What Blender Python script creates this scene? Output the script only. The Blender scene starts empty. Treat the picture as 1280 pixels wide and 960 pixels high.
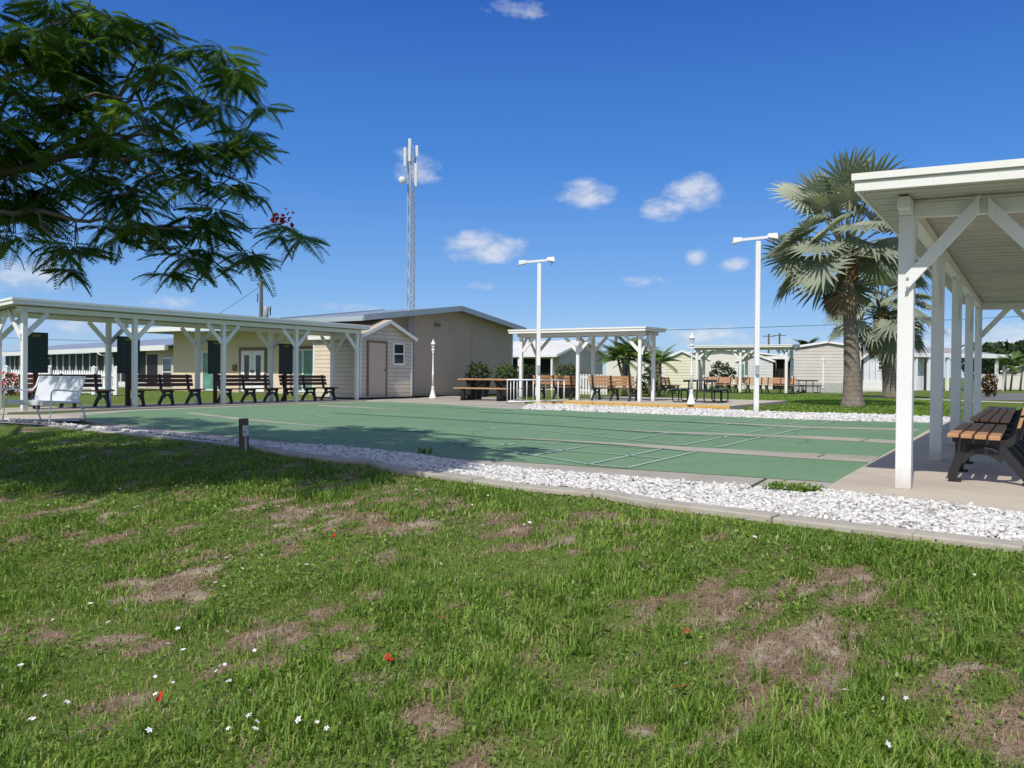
import bpy, math, random
import numpy as np
from mathutils import Vector, Matrix
random.seed(7)
rng = np.random.default_rng(7)
R = math.radians
scene = bpy.context.scene
col = scene.collection

# ------------------------------------------------------------------ camera
FPX = 1035.0                       # focal length in pixels of a 1280 wide picture
PITCH = math.atan(13.0 / FPX)
ROLL = 0.0087
cF = Vector((0, math.cos(PITCH), -math.sin(PITCH)))
cU0 = Vector((0, math.sin(PITCH), math.cos(PITCH)))
cR0 = Vector((1, 0, 0))
cR = cR0 * math.cos(ROLL) + cU0 * math.sin(ROLL)
cU = cU0 * math.cos(ROLL) - cR0 * math.sin(ROLL)
EYE = Vector((0, 0, 1.0))
cam_data = bpy.data.cameras.new('camera')
cam = bpy.data.objects.new('camera', cam_data)
col.objects.link(cam)
M = Matrix.Identity(4)
for i in range(3):
    M[i][0] = cR[i]; M[i][1] = cU[i]; M[i][2] = -cF[i]; M[i][3] = EYE[i]
cam.matrix_world = M
cam_data.sensor_fit = 'HORIZONTAL'
cam_data.sensor_width = 36.0
cam_data.lens = 36.0 * FPX / 1280.0
cam_data.clip_start = 0.05
cam_data.clip_end = 6000
scene.camera = cam

def ray(px, py):
    return cF + cR * ((px - 640) / FPX) + cU * ((480 - py) / FPX)
def P(px, py, z=0.0):               # surveyed point on the level z
    d = ray(px, py); t = (z - EYE.z) / d.z
    return EYE + d * t
def PD(px, py, D):                  # surveyed point at distance D in front
    d = ray(px, py); return EYE + d * (D / d.y)
def P2(px, py, z=0.0):
    p = P(px, py, z); return (p.x, p.y)

_a = Vector((650 / FPX, 1.0, 0)); _a.normalize()
A = _a                              # along the rows of shelter posts
B = Vector((-A.y, A.x, 0))          # along the lanes, away from the near right corner
TA = math.atan2(A.y, A.x)
TB = math.atan2(B.y, B.x)
O = P(1129.5, 612); O.z = 0
L0 = Vector((( 30 - 640) / FPX * 19.6, 19.6, 0))
def uv(u, v, z=0.0):
    return O + B * u + A * v + Vector((0, 0, z))

# ------------------------------------------------------------------ materials
def new_mat(name):
    m = bpy.data.materials.new(name); m.use_nodes = True
    nt = m.node_tree
    b = nt.nodes['Principled BSDF']
    return m, nt, b
def ramp(nt, fac, stops):
    r = nt.nodes.new('ShaderNodeValToRGB')
    el = r.color_ramp.elements
    while len(el) < len(stops): el.new(0.5)
    for e, (p, c) in zip(el, stops):
        e.position = p; e.color = (c[0], c[1], c[2], 1)
    nt.links.new(fac, r.inputs[0]); return r.outputs[0]
def noise(nt, vec, scale, detail=5, rough=0.6):
    n = nt.nodes.new('ShaderNodeTexNoise')
    n.inputs['Scale'].default_value = scale; n.inputs['Detail'].default_value = detail
    n.inputs['Roughness'].default_value = rough
    if vec is not None: nt.links.new(vec, n.inputs['Vector'])
    return n.outputs[0]
def mathn(nt, op, a, b=None, c=None, clamp=False):
    n = nt.nodes.new('ShaderNodeMath'); n.operation = op; n.use_clamp = clamp
    for i, x in enumerate((a, b, c)):
        if x is None: continue
        if isinstance(x, (int, float)): n.inputs[i].default_value = x
        else: nt.links.new(x, n.inputs[i])
    return n.outputs[0]
def mixc(nt, fac, a, b, mode='MIX'):
    n = nt.nodes.new('ShaderNodeMix'); n.data_type = 'RGBA'; n.blend_type = mode
    if isinstance(fac, (int, float)): n.inputs[0].default_value = fac
    else: nt.links.new(fac, n.inputs[0])
    for i, x in ((6, a), (7, b)):
        if isinstance(x, tuple): n.inputs[i].default_value = (x[0], x[1], x[2], 1)
        else: nt.links.new(x, n.inputs[i])
    return n.outputs[2]
def geo_pos(nt):
    g = nt.nodes.new('ShaderNodeNewGeometry'); return g.outputs['Position']
def obj_pos(nt):
    g = nt.nodes.new('ShaderNodeTexCoord'); return g.outputs['Object']
def sep(nt, v):
    s = nt.nodes.new('ShaderNodeSeparateXYZ'); nt.links.new(v, s.inputs[0]); return s.outputs
def bump(nt, b, h, strength=0.3, dist=0.01):
    n = nt.nodes.new('ShaderNodeBump'); n.inputs['Strength'].default_value = strength
    n.inputs['Distance'].default_value = dist
    nt.links.new(h, n.inputs['Height']); nt.links.new(n.outputs[0], b.inputs['Normal'])
def scl(c, k): return tuple(x * k for x in c)

def mat_mottled(name, c, var=0.18, scale=3.0, rough=0.75, fine=40.0, bmp=0.15, bdist=0.004, dirt=None, dirt_amt=0.3, spec=0.3, fmix=.18):
    m, nt, b = new_mat(name)
    p = obj_pos(nt)
    n1 = noise(nt, p, scale, 6, 0.65)
    colr = ramp(nt, n1, [(0.25, scl(c, 1 - var)), (0.5, c), (0.78, scl(c, 1 + var * 0.6))])
    n2 = noise(nt, p, fine, 3, 0.6)
    colr = mixc(nt, fmix, colr, ramp(nt, n2, [(0.3, scl(c, .55)), (0.7, scl(c, 1.25))]))
    if dirt:
        n3 = noise(nt, p, scale * 0.45, 8, 0.75)
        f = mathn(nt, 'MULTIPLY', ramp(nt, n3, [(0.5, (0, 0, 0)), (0.72, (1, 1, 1))]), dirt_amt)
        colr = mixc(nt, f, colr, dirt)
    nt.links.new(colr, b.inputs['Base Color'])
    b.inputs['Roughness'].default_value = rough
    b.inputs['Specular IOR Level'].default_value = spec
    if bmp: bump(nt, b, n2, bmp, bdist)
    return m

def mat_siding(name, c, pitch=0.13, axis=2, depth=0.02, rough=0.6, var=0.08):
    m, nt, b = new_mat(name)
    p = obj_pos(nt); s = sep(nt, p)
    f = mathn(nt, 'FRACT', mathn(nt, 'DIVIDE', s[axis], pitch))
    n1 = noise(nt, p, 1.3, 6, 0.7)
    colr = ramp(nt, n1, [(0.3, scl(c, 1 - var * 1.8)), (0.6, c), (0.8, scl(c, 1 + var * 0.5))])
    line = ramp(nt, f, [(0.0, (.35, .35, .35)), (0.07, (.62, .62, .62)), (0.14, (1, 1, 1)), (0.9, (1, 1, 1)), (1.0, (.9, .9, .9))])
    colr = mixc(nt, 1.0, colr, line, 'MULTIPLY')
    nt.links.new(colr, b.inputs['Base Color']); b.inputs['Roughness'].default_value = rough
    inv = mathn(nt, 'SUBTRACT', 1.0, f)
    bump(nt, b, inv, 0.9, depth)
    return m

def mat_ribbed(name, c, pitch=0.3, axis=0, rough=0.35, metal=0.3, w=0.12):
    m, nt, b = new_mat(name)
    p = obj_pos(nt); s = sep(nt, p)
    f = mathn(nt, 'FRACT', mathn(nt, 'DIVIDE', s[axis], pitch))
    n1 = noise(nt, p, 1.5, 6, 0.7)
    colr = ramp(nt, n1, [(0.3, scl(c, .8)), (0.6, c), (0.8, scl(c, 1.06))])
    rib = ramp(nt, f, [(0.0, (.62, .62, .62) if w > .01 else (.9, .9, .9)), (w + .02, (1, 1, 1)), (1 - w * .5 - .01, (1, 1, 1)), (1, (.8, .8, .8) if w > .01 else (.93, .93, .93))])
    colr = mixc(nt, 1.0, colr, rib, 'MULTIPLY')
    nt.links.new(colr, b.inputs['Base Color'])
    b.inputs['Roughness'].default_value = rough; b.inputs['Metallic'].default_value = metal
    h = ramp(nt, f, [(0.0, (1, 1, 1)), (w, (0, 0, 0)), (1 - w * .4, (0, 0, 0)), (1, (1, 1, 1))])
    bump(nt, b, h, 0.6 if w > .01 else .1, 0.02)
    return m

def mat_wood(name, c, axis=0, rough=0.6, var=0.35):
    m, nt, b = new_mat(name)
    p = obj_pos(nt)
    mp = nt.nodes.new('ShaderNodeMapping')
    sc = [14, 14, 14]; sc[axis] = 0.9
    mp.inputs['Scale'].default_value = sc
    nt.links.new(p, mp.inputs['Vector'])
    n1 = noise(nt, mp.outputs[0], 3.0, 8, 0.7)
    n2 = noise(nt, p, 2.0, 4)
    colr = ramp(nt, n1, [(0.3, scl(c, 1 - var)), (0.55, c), (0.8, scl(c, 1 + var * .5))])
    colr = mixc(nt, 0.3, colr, ramp(nt, n2, [(0.3, scl(c, .6)), (0.7, scl(c, 1.2))]))
    nt.links.new(colr, b.inputs['Base Color']); b.inputs['Roughness'].default_value = rough
    bump(nt, b, n1, 0.3, 0.004)
    return m

def mat_leaf(name, stops, trans=0.3, rough=0.5, attr='tint'):
    m, nt, b = new_mat(name)
    a = nt.nodes.new('ShaderNodeAttribute'); a.attribute_name = attr
    c = ramp(nt, a.outputs['Fac'], stops)
    nt.links.new(c, b.inputs['Base Color']); b.inputs['Roughness'].default_value = rough
    b.inputs['Specular IOR Level'].default_value = 0.25
    t = nt.nodes.new('ShaderNodeBsdfTranslucent')
    c2 = mixc(nt, 1.0, c, (1.25, 1.35, .55), 'MULTIPLY')
    nt.links.new(c2, t.inputs[0])
    mx = nt.nodes.new('ShaderNodeMixShader'); mx.inputs[0].default_value = trans
    nt.links.new(b.outputs[0], mx.inputs[1]); nt.links.new(t.outputs[0], mx.inputs[2])
    nt.links.new(mx.outputs[0], nt.nodes['Material Output'].inputs['Surface'])
    return m

def mat_glass(name, c=(.02, .03, .035), rough=.08):
    m, nt, b = new_mat(name)
    n = noise(nt, obj_pos(nt), 1.2, 3)
    nt.links.new(ramp(nt, n, [(.3, scl(c, .6)), (.7, scl(c, 1.5))]), b.inputs['Base Color'])
    b.inputs['Roughness'].default_value = rough; b.inputs['Specular IOR Level'].default_value = .6
    return m

MT = {}
MT['white'] = mat_mottled('white_paint', (.80, .80, .78), .05, 1.6, .5, 25, .05, .002, dirt=(.52, .52, .45), dirt_amt=.12, spec=.4, fmix=.04)
MT['white_alum'] = mat_mottled('white_aluminium', (.80, .80, .75), .05, 1.2, .4, 20, .03, .002, dirt=(.55, .58, .45), dirt_amt=.25, spec=.5, fmix=.04)
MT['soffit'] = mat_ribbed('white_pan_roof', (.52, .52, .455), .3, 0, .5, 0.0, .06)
MT['white_clean'] = mat_mottled('clean_white_paint', (.84, .84, .84), .04, 2, .4, 30, .02, .001, spec=.5, fmix=.05)
MT['concrete'] = mat_mottled('weathered_concrete', (.40, .365, .30), .2, 1.4, .9, 60, .3, .004, dirt=(.20, .17, .13), dirt_amt=.55)
MT['slab'] = mat_mottled('pale_concrete_slab', (.53, .465, .365), .13, .9, .9, 70, .2, .003, dirt=(.30, .24, .17), dirt_amt=.5)
MT['kerb'] = mat_mottled('kerb_concrete', (.44, .40, .335), .2, 2.0, .9, 55, .35, .005, dirt=(.20, .16, .11), dirt_amt=.6)
MT['court'] = mat_mottled('green_court_paint', (.160, .270, .146), .16, .5, .8, 7, .1, .002, dirt=(.10, .185, .10), dirt_amt=.6, spec=.2)
def base_dirt(m):
    nt = m.node_tree; b = nt.nodes['Principled BSDF']; src = b.inputs['Base Color'].links[0].from_socket
    p = obj_pos(nt); z = sep(nt, p)[2]; n1 = noise(nt, p, 7, 6, .7)
    mp = nt.nodes.new('ShaderNodeMapping'); mp.inputs['Scale'].default_value = (22, 22, .9); nt.links.new(p, mp.inputs['Vector'])
    n2 = noise(nt, mp.outputs[0], 1.0, 6, .7)                     # drip streaks
    f = mathn(nt, 'MULTIPLY', ramp(nt, mathn(nt, 'ADD', z, mathn(nt, 'MULTIPLY', n1, .25)), [(.10, (1,1,1)), (.34, (0,0,0))]), .6)
    c = mixc(nt, f, src, (.36, .31, .23))
    f2 = mathn(nt, 'MULTIPLY', ramp(nt, n2, [(.55, (0,0,0)), (.8, (1,1,1))]), .28)
    c = mixc(nt, f2, c, (.50, .49, .42))
    nt.links.new(c, b.inputs['Base Color'])
base_dirt(MT['white']); base_dirt(MT['white_alum'])
def court_wear(m):
    nt = m.node_tree; b = nt.nodes['Principled BSDF']; src = b.inputs['Base Color'].links[0].from_socket
    p = geo_pos(nt)
    n1 = noise(nt, p, .9, 8, .75); n2 = noise(nt, p, 26, 4, .7)
    mp = nt.nodes.new('ShaderNodeMapping'); mp.inputs['Rotation'].default_value = (0, 0, -TB); mp.inputs['Scale'].default_value = (.35, 4.5, 1)
    nt.links.new(p, mp.inputs['Vector']); n3 = noise(nt, mp.outputs[0], 1.3, 6, .7)
    f = mathn(nt, 'MULTIPLY', ramp(nt, mathn(nt, 'ADD', mathn(nt, 'MULTIPLY', n1, .6), mathn(nt, 'MULTIPLY', n2, .4)), [(.50, (0,0,0)), (.64, (1,1,1))]), .6)
    c = mixc(nt, f, src, (.24, .33, .22))
    f2 = mathn(nt, 'MULTIPLY', ramp(nt, n3, [(.5, (0,0,0)), (.75, (1,1,1))]), .4)
    c = mixc(nt, f2, c, (.20, .33, .20))
    v = nt.nodes.new('ShaderNodeTexVoronoi'); v.feature = 'DISTANCE_TO_EDGE'; v.inputs['Scale'].default_value = .16
    wv = nt.nodes.new('ShaderNodeVectorMath'); wv.operation = 'ADD'
    cn_ = nt.nodes.new('ShaderNodeTexNoise'); cn_.inputs['Scale'].default_value = 1.2; cn_.inputs['Detail'].default_value = 6
    nt.links.new(p, cn_.inputs['Vector']); nt.links.new(p, wv.inputs[0]); nt.links.new(cn_.outputs[1], wv.inputs[1]); nt.links.new(wv.outputs[0], v.inputs['Vector'])
    crackn = ramp(nt, v.outputs['Distance'], [(.0, (1,1,1)), (.0016, (1,1,1)), (.003, (0,0,0))])
    c = mixc(nt, mathn(nt, 'MULTIPLY', crackn, .6), c, (.05, .085, .05))
    nt.links.new(c, b.inputs['Base Color'])
court_wear(MT['court'])
MT['strip'] = mat_mottled('bare_concrete_strip', (.40, .37, .295), .22, 1.5, .9, 30, .2, .003, dirt=(.12, .16, .09), dirt_amt=.6)
MT['mold'] = mat_mottled('dark_mildew_seam', (.065, .150, .078), .4, 1.2, .9, 20, .1, .002)
MT['joint'] = mat_mottled('dark_joint', (.08, .07, .055), .3, 3, .95, 30, .1, .002)
MT['courtline'] = mat_mottled('worn_white_line', (.36, .47, .37), .35, 2.5, .8, 12, .05, .001)
MT['yellow'] = mat_mottled('yellow_kerb_paint', (.66, .40, .115), .18, 2.5, .8, 20, .2, .003, dirt=(.45, .33, .18), dirt_amt=.5)
MT['black'] = mat_mottled('black_cast_metal', (.016, .016, .018), .3, 4, .5, 40, .15, .003, spec=.5)
MT['blackplastic'] = mat_mottled('black_recycled_plastic', (.02, .02, .02), .3, 3, .6, 30, .1, .002)
MT['greenmetal'] = mat_mottled('dark_green_coated_metal', (.012, .03, .024), .3, 3, .45, 30, .1, .002, spec=.5)
MT['slat'] = mat_wood('tan_bench_slat', (.50, .27, .13), 0, .55, .3)
MT['slat_brown'] = mat_wood('brown_bench_slat', (.16, .055, .025), 0, .55, .35)
MT['plank'] = mat_wood('tan_table_plank', (.50, .29, .14), 0, .6, .3)
MT['darkwood'] = mat_wood('weathered_timber', (.14, .105, .075), 2, .85, .4)
MT['redpost'] = mat_wood('red_brown_post', (.10, .03, .018), 2, .7, .4)
MT['polewood'] = mat_wood('grey_pole_wood', (.13, .125, .11), 2, .9, .35)
MT['board'] = mat_mottled('dark_green_scoreboard', (.010, .024, .020), .35, 3, .45, 30, .05, .001, spec=.4)
MT['boardline'] = mat_mottled('faded_grid_line', (.075, .12, .09), .2, 5, .7)
MT['boardyellow'] = mat_mottled('faded_yellow_plate', (.22, .19, .04), .2, 5, .7)
MT['yellowwall'] = mat_mottled('cream_stucco', (.74, .61, .45), .07, 1.1, .85, 60, .2, .004)
MT['tanwall'] = mat_mottled('tan_stucco', (.56, .44, .32), .06, .8, .9, 50, .25, .004, dirt=(.36, .30, .23), dirt_amt=.35)
MT['greywall'] = mat_mottled('grey_stucco', (.58, .52, .45), .07, .9, .85, 50, .2, .004)
MT['whitewall'] = mat_mottled('white_stucco', (.72, .70, .63), .06, .8, .85, 50, .2, .004)
MT['shedsiding'] = mat_siding('tan_lap_siding', (.70, .60, .465), .155)
MT['greysiding'] = mat_siding('grey_beige_lap_siding', (.60, .56, .51), .20)
MT['creamsiding'] = mat_siding('cream_lap_siding', (.72, .69, .52), .2)
MT['whitesiding'] = mat_siding('white_panel_siding', (.74, .77, .80), .4, 0)
MT['palesiding'] = mat_siding('pale_grey_lap_siding', (.62, .63, .62), .22)
MT['tandoor'] = mat_mottled('tan_door_paint', (.60, .475, .37), .06, 2, .6, 30, .05, .002)
MT['browntrim'] = mat_mottled('brown_trim_paint', (.23, .155, .115), .1, 3, .7)
MT['roofmetal'] = mat_ribbed('grey_seam_metal_roof', (.42, .45, .48), .42, 0, .4, .35)
MT['roofblue'] = mat_mottled('grey_blue_fascia', (.36, .43, .47), .1, 1.5, .5, 20, .05, .002, spec=.5)
MT['roofwhite'] = mat_ribbed('white_pan_metal_roof', (.78, .76, .70), .4, 0, .5, .0)
MT['roofgrey'] = mat_mottled('grey_shingle_roof', (.34, .335, .325), .2, 2.5, .95, 30, .4, .01)
MT['roofbrown'] = mat_mottled('tan_shingle_roof', (.46, .38, .29), .2, 2.5, .95, 30, .4, .01)
MT['screen'] = mat_mottled('dark_porch_screen', (.018, .018, .02), .3, 1.2, .55, 40, 0)
MT['dark'] = mat_mottled('deep_shade_interior', (.02, .022, .02), .4, .8, .9)  # near-black colour stands in for shade inside carports and porch; also shed base
MT['glass'] = mat_glass('dark_window_glass')
MT['tealglass'] = mat_glass('teal_tinted_glass', (.10, .24, .19), .12)
MT['galv'] = mat_mottled('galvanised_steel', (.36, .38, .40), .2, 6, .45, 40, .05, .001, spec=.6)
MT['mesh'] = mat_mottled('white_perforated_metal', (.62, .65, .67), .1, 4, .5, 60, .1, .002, spec=.5)
MT['soil_pot'] = mat_mottled('dark_planter', (.022, .022, .02), .3, 4, .8)
MT['bark'] = mat_wood('smooth_grey_bark', (.16, .125, .095), 2, .9, .3)
MT['road'] = mat_mottled('grey_asphalt', (.17, .165, .155), .15, .8, .95, 40, .3, .005)
MT['path'] = mat_mottled('pale_path', (.50, .45, .36), .12, 1, .9, 40, .2, .004)
MT['wire'] = mat_mottled('black_wire', (.02, .022, .026), .1, 2, .7)
MT['flower_red'] = mat_mottled('scarlet_petal', (.55, .022, .008), .25, 20, .6)
MT['flower_white'] = mat_mottled('white_petal', (.82, .76, .78), .08, 30, .6)
MT['flower_pink'] = mat_mottled('pink_petal', (.7, .10, .12), .3, 20, .6)

def mat_palm_trunk(name, c):
    m, nt, b = new_mat(name)
    p = obj_pos(nt); s = sep(nt, p)
    n0 = noise(nt, p, 3.0, 4)
    z = mathn(nt, 'ADD', s[2], mathn(nt, 'MULTIPLY', n0, .12))
    f = mathn(nt, 'FRACT', mathn(nt, 'DIVIDE', z, .16))
    n1 = noise(nt, p, 9, 6, .7)
    cc = ramp(nt, n1, [(.3, scl(c, .55)), (.55, c), (.8, scl(c, 1.25))])
    cc = mixc(nt, .7, cc, ramp(nt, f, [(0, (.35, .33, .31)), (.2, (1, 1, 1)), (1, (.85, .85, .83))]), 'MULTIPLY')
    nt.links.new(cc, b.inputs['Base Color']); b.inputs['Roughness'].default_value = .95
    h = mathn(nt, 'ADD', f, mathn(nt, 'MULTIPLY', n1, 1.2))
    bump(nt, b, h, .7, .03)
    return m
MT['palmtrunk'] = mat_palm_trunk('ringed_palm_bark', (.27, .225, .18))
MT['palmboot'] = mat_mottled('palm_leaf_base', (.17, .11, .06), .5, 6, .95, 30, .5, .02)

for k_ in ('yellowwall', 'tanwall', 'greywall', 'whitewall', 'shedsiding', 'greysiding', 'creamsiding'): base_dirt(MT[k_])   # WALLDIRT
# ------------------------------------------------------------------ mesh building
class MB:
    def __init__(s): s.v = []; s.f = []
    def add(s, vs, fs):
        o = len(s.v); s.v += [tuple(v) for v in vs]; s.f += [tuple(i + o for i in f) for f in fs]; return s
    def box(s, x0, x1, y0, y1, z0, z1):
        return s.add([(x0,y0,z0),(x1,y0,z0),(x1,y1,z0),(x0,y1,z0),(x0,y0,z1),(x1,y0,z1),(x1,y1,z1),(x0,y1,z1)],
              [(0,3,2,1),(4,5,6,7),(0,1,5,4),(1,2,6,5),(2,3,7,6),(3,0,4,7)])
    def hexa(s, lo, hi):
        return s.add(list(lo) + list(hi), [(0,3,2,1),(4,5,6,7),(0,1,5,4),(1,2,6,5),(2,3,7,6),(3,0,4,7)])
    def bar(s, p0, p1, w, h, up=(0,0,1)):
        p0, p1 = Vector(p0), Vector(p1); d = (p1 - p0).normalized(); u = Vector(up)
        sd = d.cross(u)
        if sd.length < 1e-4: sd = d.cross(Vector((1,0,0)))
        sd.normalize(); u = sd.cross(d).normalized()
        q = [-sd*w/2 - u*h/2, sd*w/2 - u*h/2, sd*w/2 + u*h/2, -sd*w/2 + u*h/2]
        return s.hexa([p0 + x for x in q], [p1 + x for x in q])
    def tube(s, pts, r, n=8, cap=True):
        pts = [Vector(p) for p in pts]
        rs = r if isinstance(r, (list, tuple)) else [r] * len(pts)
        o = len(s.v); prev = None
        for i, p in enumerate(pts):
            d = (pts[min(i+1, len(pts)-1)] - pts[max(i-1, 0)]).normalized()
            if prev is None:
                x = d.orthogonal().normalized()
            else:
                x = prev - d * prev.dot(d)
                x = x.normalized() if x.length > 1e-5 else d.orthogonal().normalized()
            prev = x; y = d.cross(x)
            for k in range(n):
                a = 2*math.pi*k/n
                s.v.append(tuple(p + (x*math.cos(a) + y*math.sin(a)) * rs[i]))
        for i in range(len(pts)-1):
            for k in range(n):
                a = o+i*n+k; b = o+i*n+(k+1) % n
                s.f.append((a, b, b+n, a+n))
        if cap:
            s.f.append(tuple(o+k for k in range(n))[::-1]); s.f.append(tuple(o+(len(pts)-1)*n+k for k in range(n)))
        return s
    def lathe(s, prof, n=16, c=(0,0,0)):
        o = len(s.v)
        for (r, z) in prof:
            for k in range(n):
                a = 2*math.pi*k/n; s.v.append((c[0]+r*math.cos(a), c[1]+r*math.sin(a), c[2]+z))
        for i in range(len(prof)-1):
            for k in range(n):
                a = o+i*n+k; b = o+i*n+(k+1) % n
                s.f.append((a, b, b+n, a+n))
        s.f.append(tuple(o+k for k in range(n))[::-1]); s.f.append(tuple(o+(len(prof)-1)*n+k for k in range(n)))
        return s
    def prism(s, pts, z0, z1):
        n = len(pts)
        vs = [(p[0], p[1], z0) for p in pts] + [(p[0], p[1], z1) for p in pts]
        fs = [tuple(range(n))[::-1], tuple(range(n, 2*n))] + [(i, (i+1) % n, (i+1) % n + n, i+n) for i in range(n)]
        return s.add(vs, fs)
    def sheet(s, pts, z):
        return s.add([(p[0], p[1], z) for p in pts], [tuple(range(len(pts)))])
    def ribbon(s, pts, y0, y1):     # pts: (x, z, width) in the xz plane, thick in y
        n = len(pts); L = []; Rr = []
        for i, (x, z, w) in enumerate(pts):
            a = pts[max(i-1, 0)]; b = pts[min(i+1, n-1)]
            dx, dz = b[0]-a[0], b[1]-a[1]; l = math.hypot(dx, dz) or 1
            nx, nz = -dz/l, dx/l
            L.append((x+nx*w/2, z+nz*w/2)); Rr.append((x-nx*w/2, z-nz*w/2))
        for i in range(n-1):
            q = [L[i], Rr[i], Rr[i+1], L[i+1]]
            s.hexa([(p[0], y0, p[1]) for p in q], [(p[0], y1, p[1]) for p in q])
        return s
    def build(s, name, mat, parent=None, smooth=False, bevel=0):
        me = bpy.data.meshes.new(name); me.from_pydata(s.v, [], s.f); me.update()
        import bmesh
        bm = bmesh.new(); bm.from_mesh(me); bmesh.ops.recalc_face_normals(bm, faces=bm.faces); bm.to_mesh(me); bm.free()
        me.materials.append(mat)
        if smooth: me.polygons.foreach_set('use_smooth', [True]*len(me.polygons))
        o = bpy.data.objects.new(name, me); col.objects.link(o)
        if parent: o.parent = parent
        if bevel:
            b = o.modifiers.new('bevel', 'BEVEL'); b.width = bevel; b.segments = 2; b.limit_method = 'ANGLE'
        return o

def np_obj(name, V, F, mat, parent=None, tint=None, smooth=False, attr='tint'):
    """V (n,3), F (m,k) all faces of k corners"""
    V = np.ascontiguousarray(V, dtype=np.float32); F = np.ascontiguousarray(F, dtype=np.int32)
    me = bpy.data.meshes.new(name)
    k = F.shape[1]
    me.vertices.add(len(V)); me.vertices.foreach_set('co', V.ravel())
    me.loops.add(F.size); me.loops.foreach_set('vertex_index', F.ravel())
    me.polygons.add(len(F))
    me.polygons.foreach_set('loop_start', np.arange(0, F.size, k, dtype=np.int32))
    if smooth: me.polygons.foreach_set('use_smooth', np.ones(len(F), dtype=bool))
    if tint is not None:
        a = me.attributes.new(attr, 'FLOAT', 'POINT'); a.data.foreach_set('value', np.ascontiguousarray(tint, dtype=np.float32))
    me.update(calc_edges=True); me.validate()
    me.materials.append(mat)
    o = bpy.data.objects.new(name, me); col.objects.link(o)
    if parent: o.parent = parent
    return o

def tag(o, label=None, cat=None, group=None, kind=None):
    if label: o['label'] = label
    if cat: o['category'] = cat
    if group: o['group'] = group
    if kind: o['kind'] = kind
    return o
def thing(name, label, cat, loc=(0,0,0), rotz=0.0, group=None):
    o = bpy.data.objects.new(name, None); col.objects.link(o)
    o.location = loc; o.rotation_euler = (0, 0, rotz); o.empty_display_size = .2
    return tag(o, label, cat, group)
def copy_tree(o, parent=None):
    c = o.copy(); col.objects.link(c)
    if parent: c.parent = parent
    for ch in [x for x in ALLCH(o)]: copy_tree(ch, c)
    return c
def ALLCH(o): return [x for x in col.objects if x.parent == o]
def dup(o, label, loc, rotz):
    c = copy_tree(o); c.location = loc; c.rotation_euler = (0, 0, rotz); c['label'] = label; return c

# value noise for scattering
_lat = rng.random((256, 256))
def vnoise(x, y, s):
    x = np.asarray(x) * s + 100.3; y = np.asarray(y) * s + 57.7
    xi = np.floor(x).astype(int); yi = np.floor(y).astype(int)
    fx = x - xi; fy = y - yi
    fx = fx*fx*(3-2*fx); fy = fy*fy*(3-2*fy)
    g = lambda a, b: _lat[a % 256, b % 256]
    return (g(xi,yi)*(1-fx)+g(xi+1,yi)*fx)*(1-fy) + (g(xi,yi+1)*(1-fx)+g(xi+1,yi+1)*fx)*fy
def fbm(x, y, s): return (vnoise(x,y,s)*.5 + vnoise(x,y,s*2.1)*.28 + vnoise(x,y,s*4.3)*.15 + vnoise(x,y,s*9.1)*.07)
def inpoly(x, y, poly):
    x = np.asarray(x); y = np.asarray(y); inside = np.zeros(x.shape, bool)
    n = len(poly)
    for i in range(n):
        x0, y0 = poly[i]; x1, y1 = poly[(i+1) % n]
        c = ((y0 > y) != (y1 > y)) & (x < (x1-x0)*(y-y0)/((y1-y0) if y1 != y0 else 1e-9) + x0)
        inside ^= c
    return inside
# ------------------------------------------------------------------ light and sky
EL = R(48)
sun_h = Vector((-A.x, -A.y, 0)); sun_h = (sun_h - B * 0.10).normalized()
sun_dir = sun_h * math.cos(EL) + Vector((0, 0, math.sin(EL)))
sd = bpy.data.lights.new('sun', 'SUN'); sd.energy = 4.0; sd.angle = R(.55); sd.color = (1.0, .955, .885)
so = bpy.data.objects.new('sun', sd); col.objects.link(so)
so.rotation_euler = (-sun_dir).to_track_quat('-Z', 'Y').to_euler(); so.location = (-5, -5, 20)

w = bpy.data.worlds.new('World'); scene.world = w; w.use_nodes = True
nt = w.node_tree; bg = nt.nodes['Background']
sky = nt.nodes.new('ShaderNodeTexSky'); sky.sky_type = 'NISHITA'; sky.sun_disc = False
sky.sun_elevation = EL; sky.sun_rotation = math.atan2(sun_h.x, sun_h.y) % (2*math.pi)
sky.altitude = 10; sky.air_density = 1.0; sky.dust_density = .25; sky.ozone_density = 2.6
tc = nt.nodes.new('ShaderNodeTexCoord')
s = sep(nt, tc.outputs['Generated'])
az = mathn(nt, 'ARCTAN2', s[0], s[1]); el = mathn(nt, 'ARCSINE', s[2])
hs = nt.nodes.new('ShaderNodeHueSaturation'); hs.inputs['Saturation'].default_value = 1.40; hs.inputs['Value'].default_value = 1.0
hs.inputs['Hue'].default_value = .516
nt.links.new(sky.outputs[0], hs.inputs['Color'])
comb = nt.nodes.new('ShaderNodeCombineXYZ')
nt.links.new(az, comb.inputs[0]); nt.links.new(mathn(nt, 'MULTIPLY', el, 1.9), comb.inputs[1])
n1 = noise(nt, comb.outputs[0], 26, 7, .62)
n2 = noise(nt, comb.outputs[0], 7, 5, .6)
def cdir(px, py):
    d = ray(px, py).normalized(); return math.atan2(d.x, d.y), math.asin(d.z)
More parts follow.
